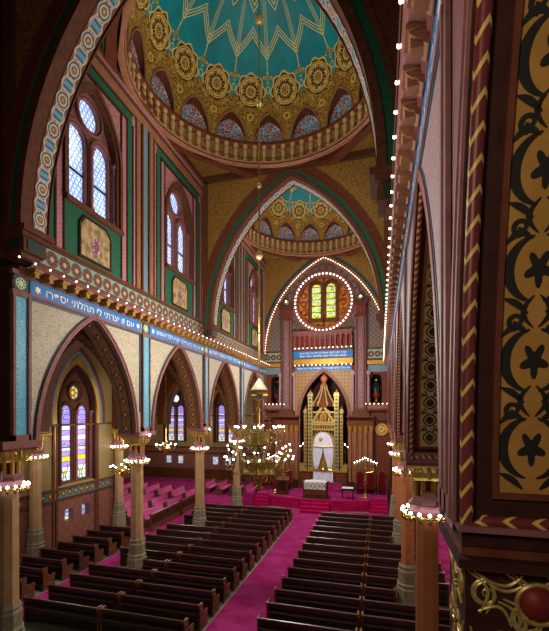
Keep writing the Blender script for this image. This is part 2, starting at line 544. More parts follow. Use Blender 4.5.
# ------------------------------------------------------------------ arcade walls
SPR, APX = 5.1, 9.2
HB = 2.35                                       # clear half span of an arcade arch
def arcade(name, mp, bays, k_list, flip, right):
    root = struct(name)
    mp0 = mp
    if right: mp = lambda s, z, n: mp0(s, z, n * .3 if n > 0 else n)
    wall = MB(); so = MB(); edge = MB(); ros = MB(); blue = MB(); trim = MB(); pil = MB(); txt = MB(); cr = MB(); teal = MB(); pf = MB()
    texts = ['יספרו תהלתי לי יצרתי זו עם', 'כי ביתי בית תפלה יקרא לכל העמים', 'ברוך הבא בשם יהוה', 'הודו ליהוה כי טוב']
    words = [' '.join(reversed(t.split(' '))) if False else t for t in texts]
    words[0] = 'עם זו יצרתי לי תהלתי יספרו'
    for bi, (sa, sb) in enumerate(bays):
        c = (sa + sb) / 2
        half = (sb - sa) / 2 - (.6 if right else .65)
        A = Arch(c, half, SPR, APX)
        p = A.pts(0)
        out = [(sa, SPR), p[0]] + p[1:-1] + [p[-1], (sb, SPR), (sb, 10.0), (sa, 10.0)]
        wall.prism(out, [], mp, -.8, 0, 0, 1)
        # arris mouldings on the nave face
        band(edge, mp, A, 0, .07, 0, .05, 0); band(edge, mp, A, .09, .16, 0, .07, 0)
        band(teal, mp, A, .16, .2, 0, .03, 0)
        # soffit ornament: a band set into the soffit
        q = A.pts(-.012, 16); L = [0]
        for i in range(1, len(q)): L.append(L[-1] + math.dist(q[i], q[i - 1]))
        if not right:
            ros.grid([[mp(a, b, -.22) for a, b in q], [mp(a, b, -.6) for a, b in q]], lambda i, j: (L[j], .19 if i == 0 else -.19))
            for n in (-.2, -.62):
                so.grid([[mp(a, b, n + .03) for a, b in A.pts(-.03, 16)], [mp(a, b, n - .03) for a, b in A.pts(-.03, 16)]])
        # inscription
        s0, s1 = sa + .32, sb - .32
        blue.mbox(mp, s0, s1, 9.26, 9.66, 0, .05)
        for z in (9.18, 9.66): trim.mbox(mp, s0 - .04, s1 + .04, z, z + .08, 0, .09)
        if bi < len(words) + (0 if not right else -2):
            w = words[bi] if not right else words[bi % 4]
            a, b = (s0 + .55, s1 - .5) if not flip else (s0 + .4, s1 - .4)
            hebrew(txt, w, mp, a, b, 9.335, .25, .056, 0, flip)
            for sx in (s0 + .25, s1 - .22): star(txt, mp, sx, 9.46, .12, .056)
        # window of plain pattern between arch and band is the wall itself
        pf.mbox(mp, s0 - .02, s0 + .06, 6.0, 9.2, 0, .04); pf.mbox(mp, s1 - .06, s1 + .02, 6.0, 9.2, 0, .04); pf.mbox(mp, s0, s1, 9.12, 9.2, 0, .04)
    for k in k_list:
        pw_ = .07 if right else .2
        pil.mbox(mp, k - pw_, k + pw_, 5.35, 9.1, 0, .08)
        for d in (-pw_ - .08, pw_): trim.mbox(mp, k + d, k + d + .08, 5.2, 9.2, 0, .13)
        trim.mbox(mp, k - .28, k + .28, 5.2, 5.35, 0, .13)
        if right and k < 5: continue
        trim.mbox(mp, k - .62, k + .62, 5.0, 5.2, -.85, .16); trim.mbox(mp, k - .56, k + .56, 4.95, 5.03, -.8, .1)
        cr.mbox(mp, k - .2, k + .2, 9.26, 9.68, 0, .07, 0, (k, 9.47))
        trim.mbox(mp, k - .3, k + .3, 9.1, 9.26, 0, .12); trim.mbox(mp, k - .3, k + .3, 9.68, 9.8, 0, .12)
    o = wall.build('arcade_spandrel', ['lilac' if right else 'spandrel', 'dark_brown' if right else 'soffit_brown'], root, False)
    edge.build('arch_moulding', 'mauve', root)
    teal.build('arch_outline', 'teal_dark', root)
    if ros.v: ros.build('soffit_ornament', 'soffit_ros', root); so.build('soffit_fillet', 'brown', root)
    blue.build('inscription_band', 'blue', root, False)
    if txt.v: txt.build('inscription', 'letter', root, False)
    trim.build('band_moulding', 'mauve', root, False); pil.build('pilaster_panel', 'teal_pattern' if right else 'pilaster_blue', root, False)
    cr.build('corner_panel', 'corner_rosette', root, False); pf.build('spandrel_border', 'teal_dark', root, False)
    # cornice
    mp = (lambda s, z, n: mp0(s, z, n * .58 if n > 0 else n)) if right else mp0
    a, b = bays[0][0], bays[-1][1]
    cor = MB(); br = MB(); fr = MB(); lg = MB()
    prof = [(0, 9.74), (.1, 9.76), (.12, 9.84), (.4, 9.88), (.46, 9.9), (.5, 9.96), (.46, 10.04), (.3, 10.1), (.12, 10.2), (0, 10.22)]
    cor.grid([[mp(s, z, n) for n, z in prof] for s in (a, b)], None, 0)
    n = int((b - a) / .5)
    for i in range(n):
        s = a + .25 + i * .5
        pr = [(0, 9.66), (.08, 9.66), (.15, 9.69), (.16, 9.73), (.28, 9.75), (.38, 9.8), (.42, 9.88), (0, 9.88)]
        rows = [[mp(s + d, z, nn) for nn, z in pr] for d in (-.11, .11)]
        br.grid(rows, lambda i, j: (i * .2, j * .1))
        br.face(rows[0], None); br.face(rows[1], None)
        br.mbox(mp, s - .14, s + .14, 9.82, 9.88, 0, .45)
        br.mbox(mp, s - .07, s + .07, 9.68, 9.8, .1, .36)
    fr.mbox(mp, a, b, 10.24, 10.8, 0, .06, 0, (0, 10.52))
    lg.mbox(mp, a, b, 10.2, 10.26, 0, .1); lg.mbox(mp, a, b, 10.79, 10.86, 0, .12); lg.mbox(mp, a, b, 10.86, 10.94, 0, .18)
    cor.build('cornice_moulding', 'mauve', root); br.build('cornice_brackets', 'tan' if right else 'bracket_gold', root, False)
    fr.build('rosette_frieze', 'frieze', root, False); lg.build('frieze_ledge', 'brown', root, False)
    return root
baysL = [(K[0] - 6, K[0])] + [(K[i], K[i + 1]) for i in range(4)]
# first text belongs to the bay between the first two pilasters in view
def rot_bays(b): return b[1:] + b[:1]
wl = arcade('wall_left', mL, baysL[1:], K, False, False)
wr = arcade('wall_right', mR, [(3.15, K[0])] + [(K[i], K[i + 1]) for i in range(4)], [3.36] + K, True, True)

# light strings on both cornices
def light_string(name, label, pts, r=.035, mname='bulb_small', group=None):
    t = thing(name, label, 'string lights', pts[0], 0, group)
    o = Vector(pts[0])
    mb = MB(); mb.tube([Vector(p) - o + Vector((0, 0, 0)) for p in pts], .012, 5); mb.build('wire', 'brown', t)
    for p in pts: bulb(t, Vector(p) - o, r, mname)
    return t
light_string('string_lights', 'row of small round bulbs along the left wall cornice above the blue band', [(WL + .53, 8.2 + .5 * i, 9.97) for i in range(49)], .027)
light_string('string_lights', 'row of small round bulbs along the right wall cornice', [(WR - .31, 3.6 + .5 * i, 9.97) for i in range(57)], .027)

# ------------------------------------------------------------------ right near arch, soffit panels, rope mouldings
def ribbon(mb, pts, w, mp3, off, m=0):
    n = len(pts); L = []; Rr = []
    for i in range(n):
        a = pts[max(0, i - 1)]; b = pts[min(n - 1, i + 1)]
        dx, dy = b[0] - a[0], b[1] - a[1]; d = math.hypot(dx, dy) or 1
        f = i / (n - 1); ww = w(f) if callable(w) else w
        L.append(mp3(pts[i][0] - dy / d * ww, pts[i][1] + dx / d * ww, off)); Rr.append(mp3(pts[i][0] + dy / d * ww, pts[i][1] - dx / d * ww, off))
    mb.grid([L, Rr], None, m)
def soffit_map(A, mp, side):
    """(q depth into wall, l height along arch) -> point on far soffit, e = offset into the opening"""
    P = A.pts(0, 60); P = P[len(P) // 2:][::-1] if side > 0 else P[:len(P) // 2 + 1]
    L = [0]
    for i in range(1, len(P)): L.append(L[-1] + math.dist(P[i], P[i - 1]))
    def f(q, l, e):
        l = max(0, min(l, L[-1] - 1e-4)); i = 0
        while i < len(L) - 2 and L[i + 1] < l: i += 1
        t = (l - L[i]) / (L[i + 1] - L[i])
        s = P[i][0] + (P[i + 1][0] - P[i][0]) * t; z = P[i][1] + (P[i + 1][1] - P[i][1]) * t
        d = (P[i + 1][0] - P[i][0], P[i + 1][1] - P[i][1]); dd = math.hypot(*d)
        nx, nz = (-d[1] / dd, d[0] / dd) if side > 0 else (d[1] / dd, -d[0] / dd)
        return mp(s + nx * e, z + nz * e, -q)
    return f, L[-1]
def spiral(cx, cy, r, a0, turns, n=22, sgn=1, k=.15):
    return [(cx + r * (k + (1 - k) * (1 - i / n)) * math.cos(a0 + sgn * turns * 2 * PI * i / n), cy + r * (k + (1 - k) * (1 - i / n)) * math.sin(a0 + sgn * turns * 2 * PI * i / n)) for i in range(n + 1)]
def soffit_panel(root, A, mp, q0, q1, kind):
    f, LL = soffit_map(A, mp, 1)
    pan = MB(); fr = MB(); sc = MB(); rp = MB()
    l0, l1 = .22, LL - .15; n = 40
    ls = [l0 + (l1 - l0) * i / n for i in range(n + 1)]
    pan.grid([[f(q0, l, .012) for l in ls], [f(q1, l, .012) for l in ls]], lambda i, j: (ls[j], i * .4))
    for a, b in ((q0 - .035, q0), (q1, q1 + .035)):
        fr.grid([[f(a, l, 0) for l in ls], [f(a, l, .035) for l in ls], [f(b, l, .035) for l in ls], [f(b, l, 0) for l in ls]])
    fr.grid([[f(q, l, e) for q in (q0 - .035, q1 + .035)] for l, e in ((l0 - .04, 0), (l0 - .04, .035), (l0, .035), (l0, 0))])
    c = (q0 + q1) / 2; w = (q1 - q0) / 2
    if kind == 'ogee':
        p = .33; k = 0
        while l0 + .1 + p * (k + 1) < l1:
            y = l0 + .17 + p * k
            for sg in (-1, 1):
                ribbon(sc, [(c + sg * w * .62 * math.sin(PI * i / 14) ** .8, y - p * .36 + p * .72 * (i / 14)) for i in range(15)], .013, f, .016)
                ribbon(sc, spiral(c + sg * w * .62, y + p * .5, w * .3, PI / 2, 1.1, 12, sg), .011, f, .017)
                ribbon(sc, [(c + sg * w * (.2 + .68 * t), y + p * .30 + p * .16 * math.sin(t * 3)) for t in [i / 8 for i in range(9)]], .01, f, .017)
            # solid leaf heart
            top = [(c + w * .4 * math.sin(PI * i / 12) ** .9, y - p * .26 + p * .5 * i / 12) for i in range(13)]
            for i in range(12):
                a, b = top[i], top[i + 1]
                sc.face([f(a[0], a[1], .016), f(2 * c - a[0], a[1], .016), f(2 * c - b[0], b[1], .016), f(b[0], b[1], .016)])
            k += 1
    else:
        p = .57; k = 0
        while k * p < l1 - l0 - .1:
            y = l0 + .3 + p * k
            for sg in (-1, 1):
                ribbon(sc, [(c + sg * (w * .86 * math.sin(PI * (.06 + .88 * i / 20))), y - .2 * math.cos(PI * (.06 + .88 * i / 20))) for i in range(21)], lambda t: .006 + .026 * math.sin(PI * t), f, .016)
                ribbon(sc, spiral(c + sg * w * .56, y + .255, w * .26, -PI / 2, 1.25, 18, sg, .2), lambda t: .017 - .007 * t, f, .017)
                ribbon(sc, [(c + sg * w * (.98 - .75 * t), y + .16 + .05 * math.sin(t * PI) + .02 * t) for t in [i / 10 for i in range(11)]], lambda t: .005 + .018 * math.sin(PI * t), f, .018)
                ribbon(sc, [(c + sg * w * (.25 + .7 * t), y - .27 + .1 * t * t + .04 * math.sin(t * PI)) for t in [i / 10 for i in range(11)]], lambda t: .005 + .017 * math.sin(PI * t), f, .018)
                ribbon(sc, [(c + sg * w * (.08 + .3 * math.sin(PI * t)), y + .21 + .2 * t) for t in [i / 10 for i in range(11)]], lambda t: .004 + .012 * math.sin(PI * t), f, .018)
            for i in range(40):
                a0, a1 = 2 * PI * i / 40, 2 * PI * (i + 1) / 40
                R = lambda a: .062 + .024 * math.cos(5 * a + 1.5)
                sc.face([f(c, y, .017), f(c + R(a0) * math.cos(a0), y + R(a0) * math.sin(a0) * 1.4, .017), f(c + R(a1) * math.cos(a1), y + R(a1) * math.sin(a1) * 1.4, .017)])
            k += 1
    big = kind != 'ogee'
    pts = [f(.06, LL * i / 30, .03) for i in range(30, -1, -1)] + [f(.06, .0, .03)]
    pts = [Vector(p) for p in pts[:-1]]
    base = [Vector(f(.06 + q * .1, .02, .03)) for q in range(1, 8)]
    rp.tube(pts + base, .045 if big else .036, 10)
    pan.build('soffit_panel', 'panel_tan' if big else 'panel_sand', root, False); fr.build('soffit_frame', 'red_brown', root, False)
    sc.build('soffit_scrolls', 'scroll_black', root, False); rp.build('roll_moulding', 'chevron' if big else 'rope', root)
for i, (a, b) in enumerate([(3.15, K[0])] + [(K[i], K[i + 1]) for i in range(2)]):
    soffit_panel(wr, Arch((a + b) / 2, (b - a) / 2 - .6, SPR, APX), mR, .2, .56, 'ogee')
# near arch and pier
SPN, JN = 5.2, 3.0
NA = Arch(.5, 2.5, SPN, 11.6)
near = struct('wall_right_near')
w = MB(); p = NA.pts(0)
w.prism([p[len(p) // 2]] + p[len(p) // 2 + 1:] + [(3.46, SPN), (3.46, 12.6), (.5, 12.6)], [], mR, -1.1, 0, 0, 1)
w.build('arch_wall', ['mauve', 'dark_brown'], near, False)
t = MB()
for o0, o1, n1 in ((.02, .07, .02), (.1, .15, .03)): band(t, mR, NA, o0, o1, 0, n1)
t.build('arch_moulding', 'mauve', near)
soffit_panel(near, NA, mR, .25, .64, 'scroll')
def step(nm, z0, z1, n, y0, m):
    t = MB(); t.mbox(mR, y0, 3.72 + (JN - y0), z0, z1, -1.3, n); t.build(nm, m, near, False)
step('impost_top', 5.16, 5.2, .0, JN - .1, 'mauve'); step('impost_fascia', 5.05, 5.16, -.03, JN - .03, 'dark_brown'); step('impost_fillet', 4.98, 5.05, -.03, JN - .01, 'red_brown')
step('impost_step', 4.92, 4.98, .0, JN - .1, 'dark_brown'); 
# gilded scroll capital of the near pier
cap = thing('pier_capital', 'large gilded scroll capital under the near chevron-moulded pier on the right', 'capital', (WR + .55, 3.5, 4.0))
mc = lambda s, z, n: (-n - .55, s - 3.5, z - 4.0)
t = MB(); t.mbox(mc, JN + .02, 3.66, 3.8, 4.91, -1.2, -.06); t.build('block', 'dark_brown', cap, False)
t = MB(); t.mbox(mc, JN - .02, 3.7, 4.885, 4.915, -1.22, -.03); t.build('top_fillet', 'gold', cap, False)
def scrolls(mp2, W, H, seed):
    t = MB(); rr = .0095
    def sp_(cx, cy, R, a0, sg, tn, k=.12, r=rr):
        q = spiral(cx, cy, R, a0, tn, 22, sg, k); t.tube([mp2(a, b) for a, b in q], [r * (1.2 - .6 * i / 22) for i in range(23)], 6)
    def arc(p0, p1, bulge, r=rr):
        dx, dy = p1[0] - p0[0], p1[1] - p0[1]
        t.tube([mp2(p0[0] + dx * u - dy * bulge * math.sin(PI * u), p0[1] + dy * u + dx * bulge * math.sin(PI * u)) for u in [i / 10 for i in range(11)]], [r * (.5 + .9 * math.sin(PI * (.08 + .84 * i / 10))) for i in range(11)], 6)
    c = .25 * H
    for k in range(int(W / .24) + 1):
        x = .02 + k * .24; f = 1 if k % 2 == 0 else -1
        y = H - .17 if f > 0 else H - .30
        sp_(x + .1, y, .085, PI * .5 * f, f, 1.5); sp_(x + .1, y, .105, PI * .5 * f, f, .8, .5)
        arc((x + .1, y + .1 * f), (x + .32, H - .02), -.25 * f); arc((x + .1, y + .085 * f), (x + .34, H - .07), -.25 * f); arc((x - .02, H - .02), (x + .06, H - .3), .3); arc((x + .02, H - .02), (x + .1, H - .3), .3)
        arc((x + .2, y - .02), (x + .3, y - .26), .35 * f); arc((x + .17, y - .04), (x + .26, y - .28), .35 * f); arc((x + .05, y - .12), (x + .25, y - .2), .4)
        sp_(x + .2, H - .46, .07, -PI / 2, -f, 1.3); arc((x, H - .4), (x + .2, H - .54), -.3); arc((x + .02, H - .5), (x + .26, H - .62), .25); sp_(x + .07, H - .66, .08, PI / 2, f, 1.4); arc((x + .1, H - .56), (x + .3, H - .8), -.3)
    return t
for nm, t in (('front_scrolls', scrolls(lambda a, b: mc(JN + .01, 4.02 + b, -a - .07), 1.1, .87, 0)), ('side_scrolls', scrolls(lambda a, b: mc(JN + .04 + a, 4.02 + b, -.055), .4, .87, 1))):
    t.build(nm, 'gilt', cap)
t = MB(); t.lathe([(.0001, .05), (.06, .04), (.11, 0), (.12, -.03)], (0, 0, 0), 16); o = t.build('boss', 'red_paint', cap); o.rotation_euler = (PI / 2, 0, 0); o.location = mc(JN - .005, 4.69, -.5)
t = MB(); t.tube([mc(JN + .0 , 4.69 + .13 * math.cos(a), -.5 + .13 * math.sin(a)) for a in [2 * PI * i / 24 for i in range(24)]], .016, 6, 0, True); t.build('boss_ring', 'gilt', cap)
t = MB(); t.lathe([(.3, FZ), (.3, 3.0), (.42, 3.05), (.46, 3.8)], (WR + .55, 3.5, 0), 8, 0, PI / 8)
tag(t.build('column', 'column_orange', None, False), 'thick octagonal column carrying the large gilded capital of the near right pier', 'column')

# ------------------------------------------------------------------ upper walls with paired lancet windows
def lancet(c, half, z0, z1, n=10):
    """round-headed outline"""
    zs = z1 - half
    return [(c - half, z0), (c + half, z0)] + [(c + half * math.cos(PI * i / n), zs + half * math.sin(PI * i / n)) for i in range(n + 1)]
winno = [0]
def window(mp, c, sill, top, rose, pane_mat, rose_mat, hw=.42, gap=.6, depth=-.28, rr=.48, outer=1.3, spring=15.0, apex=17.05, wood='mauve', parent=None):
    winno[0] += 1
    w = struct('window_%d' % winno[0])
    t = MB(); A = Arch(c, outer, spring, apex)
    outl = [(c - outer, sill), (c + outer, sill)] + [(2 * c - a, b) for a, b in A.pts(0, 12)]
    l1, l2 = lancet(c - gap, hw, sill + .12, top), lancet(c + gap, hw, sill + .12, top)
    t.prism(outl, [l1, l2, circ(c, rose, rr, 24)], mp, depth - .12, depth, 0)
    t.build('tracery', wood, w, False)
    g = MB()
    for cc, l in ((c - gap, l1), (c + gap, l2)): g.prism(l, [], mp, depth - .1, depth - .09, 0, None, False, (cc, sill))
    for k, z in enumerate([sill + (top - sill) * .48]): pass
    g.build('pane', pane_mat, w, False)
    g = MB(); g.prism(circ(c, rose, rr, 24), [], mp, depth - .1, depth - .09, 0, None, False, (c, rose)); g.build('round_pane', rose_mat, w, False)
    f = MB()
    for cc in (c - gap, c + gap):
        for o, n1, wd in ((.0, .05, .05), (.08, .1, .06)):
            zs = top - hw
            a = [(cc - (hw + o), sill + .1)] + [(cc - (hw + o) * math.cos(PI * i / 12), zs + (hw + o) * math.sin(PI * i / 12)) for i in range(13)] + [(cc + hw + o, sill + .1)]
            h2 = hw + o + wd
            b = [(cc - h2, sill + .1)] + [(cc - h2 * math.cos(PI * i / 12), zs + h2 * math.sin(PI * i / 12)) for i in range(13)] + [(cc + h2, sill + .1)]
            if o > 0.05 and cc > c: pass
            f.grid([[mp(x, z, depth) for x, z in a], [mp(x, z, depth + n1) for x, z in a], [mp(x, z, depth + n1) for x, z in b], [mp(x, z, depth) for x, z in b]])
    ringband(f, mp, c, rose, rr, rr + .06, depth, depth + .06, 0, 28); ringband(f, mp, c, rose, rr + .1, rr + .17, depth, depth + .12, 0, 28)
    f.mbox(mp, c - outer + .05, c + outer - .05, sill, sill + .12, depth - .1, depth + .2)
    f.build('frame', wood, w)
    o = MB()
    band(o, mp, A, -.1, .0, depth, .02, 0, sill); band(o, mp, A, .0, .14, 0, .1, 0, sill)
    o.build('arch_moulding', 'brown' if wood != 'brown' else 'dark_brown', w)
    cl = MB()
    for s in (c - gap - hw - .17, c, c + gap + hw + .17):
        if abs(s - c) < outer - .05:
            zt = top - hw
            n = depth + .14
            cl.mbox(mp, s - .09, s + .09, zt - .02, zt + .1, n - .08, n + .1); cl.mbox(mp, s - .06, s + .06, zt - .22, zt - .02, n - .06, n + .07)
            cl.mbox(mp, s - .05, s + .05, sill + .1, zt - .2, n - .05, n + .05); cl.mbox(mp, s - .08, s + .08, sill + .1, sill + .25, n - .08, n + .08)
    cl.build('colonnette', 'mauve', w, False)
    b = MB()
    for cc in (c - gap, c + gap): b.mbox(mp, cc - hw, cc + hw, sill + (top - sill) * .45, sill + (top - sill) * .45 + .06, depth - .09, depth - .05)
    b.build('glazing_bar', 'dark_brown', w, False)
    return w
CLT = 18.98
def upper(root, mp, cs, ks, dummy=()):
    wall = MB(); gr = MB(); pk = MB(); dk = MB(); pp = MB(); br = MB(); tn = MB(); tl = MB(); lo = MB()
    for c in cs:
        A = Arch(c, 1.3, 15.0, 17.05)
        hole = [(c - 1.3, 12.75), (c + 1.3, 12.75)] + [(2 * c - a, b) for a, b in A.pts(0, 12)]
        wall.prism([(c - 3, 10.9), (c + 3, 10.9), (c + 3, CLT), (c - 3, CLT)], [hole], mp, -.45, 0, 0, 1, True)
        for d in (-2.1, 1.8): gr.mbox(mp, c + d, c + d + .3, 10.95, 17.65, 0, .03)
        gr.mbox(mp, c - 2.1, c + 2.1, 17.35, 17.68, 0, .034)
        for d in (-2.16, -1.8, 1.74, 2.1): dk.mbox(mp, c + d, c + d + .06, 10.95, 17.3, 0, .06)
        dk.mbox(mp, c - 1.8, c + 1.8, 17.27, 17.35, 0, .06); dk.mbox(mp, c - 2.16, c + 2.16, 17.68, 17.74, 0, .06)
        for d in (-1.74, 1.44): pk.mbox(mp, c + d, c + d + .3, 10.95, 17.27, 0, .02)
        for d in (-1.46, 1.4): dk.mbox(mp, c + d, c + d + .06, 10.95, 17.27, 0, .05)
        # lower field in green with the painted panel
        gr.mbox(mp, c - 1.4, c + 1.4, 10.95, 12.7, 0, .015)
        q = [(c - .72, 11.15), (c + .72, 11.15), (c + .72, 12.15), (c + .5, 12.42), (c - .5, 12.42), (c - .72, 12.15)]
        pp.prism(q, [], mp, 0, .05, 0, None, False, (c, 11.75))
        q2 = [(c - .8, 11.07), (c + .8, 11.07), (c + .8, 12.2), (c + .54, 12.5), (c - .54, 12.5), (c - .8, 12.2)]
        dk.prism(q2, [q], mp, 0, .07)
        br.mbox(mp, c - 1.42, c + 1.42, 12.62, 12.78, 0, .16)
        # crossing dark arcs over the pink field
        for sg in (-1, 1):
            a = [(c + sg * (1.44 - 2.6 * (1 - math.cos(t))), 14.6 + 2.9 * math.sin(t)) for t in [i * .075 for i in range(14)]]
            a = [(x, z) for x, z in a if z < 17.3 and abs(x - c) < 1.45]
            for i in range(len(a) - 1):
                (x0, z0), (x1, z1) = a[i], a[i + 1]
                lo.face([mp(x0 - .03, z0, .012), mp(x0 + .03, z0, .012), mp(x1 + .03, z1, .012), mp(x1 - .03, z1, .012)])
    for k in ks:
        tl.mbox(mp, k - .17, k + .17, 10.95, 17.8, 0, .05)
        for d in (-.29, .2): br.mbox(mp, k + d, k + d + .09, 10.95, 17.8, 0, .1)
        for d in (-.62, .32): tn.mbox(mp, k + d, k + d + .3, 10.95, 17.8, 0, .04)
        for d in (-.68, .62): br.mbox(mp, k + d, k + d + .06, 10.95, 17.8, 0, .08)
        for d in (-.9, .68): pk.mbox(mp, k + d, k + d + .22, 10.95, 17.7, 0, .03)
    a, b = cs[0] - 3, cs[-1] + 3
    tn.mbox(mp, a, b, 17.8, 18.15, 0, .06); br.mbox(mp, a, b, 18.15, 18.25, 0, .12); pk.mbox(mp, a, b, 18.25, 18.5, 0, .08); br.mbox(mp, a, b, 18.5, 18.6, 0, .2); br.mbox(mp, a, b, 18.6, 18.98, 0, .01)
    wall.build('upper_wall', ['pinkfill', 'brown'], root, False); gr.build('green_border', 'green', root, False)
    pk.build('pink_border', 'pink', root, False); dk.build('border_fillet', 'dark_brown', root, False); pp.build('painted_panel', 'painted_panel', root, False)
    br.build('upper_moulding', 'brown', root, False); tn.build('tan_strip', 'tan', root, False); tl.build('pilaster_strip', 'teal_pattern', root, False)
    lo.build('painted_arcs', 'dark_brown', root, False)
CW = [k + 3 for k in K[:4]]
upper(wl, mL, CW, K[1:4])
upper(wr, mR, CW, K[1:4])
for c in CW: window(mL, c, 12.78, 15.5, 16.22, 'glass_blue', 'glass_blue')
for c in CW: window(mR, c, 12.78, 15.5, 16.22, 'glass_blue', 'glass_blue')
for m_ in (mL, mR):
    t = MB(); t.mbox(m_, K[0], YE, 17.9, 20.5, -.62, -.5); t.build('wall_backing', 'brown', wl if m_ is mL else wr, False)
t = MB(); t.mbox(mR, -4, K[0], 10.0, 20, -.8, 0); t.mbox(mR, -4, -1.6, FZ, 10, -.8, 0); st(t.build('wall_right_loft', 'dark_brown', None, False), 'plain wall above the near right arch', 'wall')
t = MB(); t.mbox(mL, -4, K[0], 10.0, 20, -.8, 0); st(t.build('wall_left_loft', 'dark_brown', None, False), 'dark upper wall at the near left', 'wall')
# ------------------------------------------------------------------ transverse arches, ceiling, domes
def transverse(nm, y, lab):
    r = struct(nm)
    mp = lambda s, z, n: (s, y - n, z)
    A = Arch(XM, 4.45, 10.8, 18.22)
    w = MB(); p = A.pts(0, 24)
    out = [(WL, 10.8), p[0]] + p[1:-1] + [p[-1], (WR, 10.8), (WR, 19.6), (WL, 19.6)]
    w.prism(out, [], mp, -.4, .4, 0, 1); w.build('arch_wall', ['gold_mosaic', 'brown'], r, False)
    b = MB(); q = A.pts(-.015, 30); L = [0]
    for i in range(1, len(q)): L.append(L[-1] + math.dist(q[i], q[i - 1]))
    b.grid([[mp(x, z, -.36) for x, z in q], [mp(x, z, .09) for x, z in q]], lambda i, j: (L[j], .45 * i)); b.build('lace_band', 'lace', r, False)
    b = MB(); g = MB(); d = MB()
    for s in (1, -1):
        n0, n1 = (.4, .46) if s > 0 else (-.46, -.4)
        band(b, mp, A, -.03, .16, n0, n1 + .02 * s, 0, 10.8, 24); band(g, mp, A, .16, .36, n0, n1 - .03 * s, 0, 10.8, 24)
        band(b, mp, A, .36, .48, n0, n1 + .03 * s, 0, 10.8, 24); band(d, mp, A, .48, .8, n0, n1, 0, 10.8, 24)
    b.build('arch_moulding', 'brown', r); g.build('green_band', 'green', r); d.build('outer_moulding', 'red_brown', r)
    f = MB()
    for s in (1, -1):
        n0, n1 = (.4, .5) if s > 0 else (-.5, -.4)
        f.mbox(mp, WL, WR, 18.5, 19.2, n0, n1)
        f.mbox(mp, WL, WL + .35, 13, 18.6, n0, n1); f.mbox(mp, WR - .35, WR, 13, 18.6, n0, n1)
    f.build('spandrel_frame', 'brown', r, False)
    c = MB(); cg = MB()
    for sg, x0 in ((1, WL), (-1, WR)):
        for d0, z0, z1, yy in ((.72, 10.67, 10.82, .5), (.62, 10.56, 10.67, .45), (.55, 10.2, 10.56, .36), (.4, 10.08, 10.2, .3), (.22, 9.98, 10.08, .2)):
            c.box(min(x0, x0 + sg * d0), max(x0, x0 + sg * d0), y - yy, y + yy, z0, z1)
        cg.box(min(x0 + sg * .55, x0 + sg * .57), max(x0 + sg * .55, x0 + sg * .57), y - .25, y + .25, 10.24, 10.53)
        cg.box(min(x0 + sg * .15, x0 + sg * .45), max(x0 + sg * .15, x0 + sg * .45), y - .39, y + .39, 10.24, 10.53)
    c.build('corbel', 'brown', r, False); cg.build('corbel_panel', 'corner_rosette', r, False)
transverse('trim_1', K[0], ''); transverse('trim_2', K[2], '')

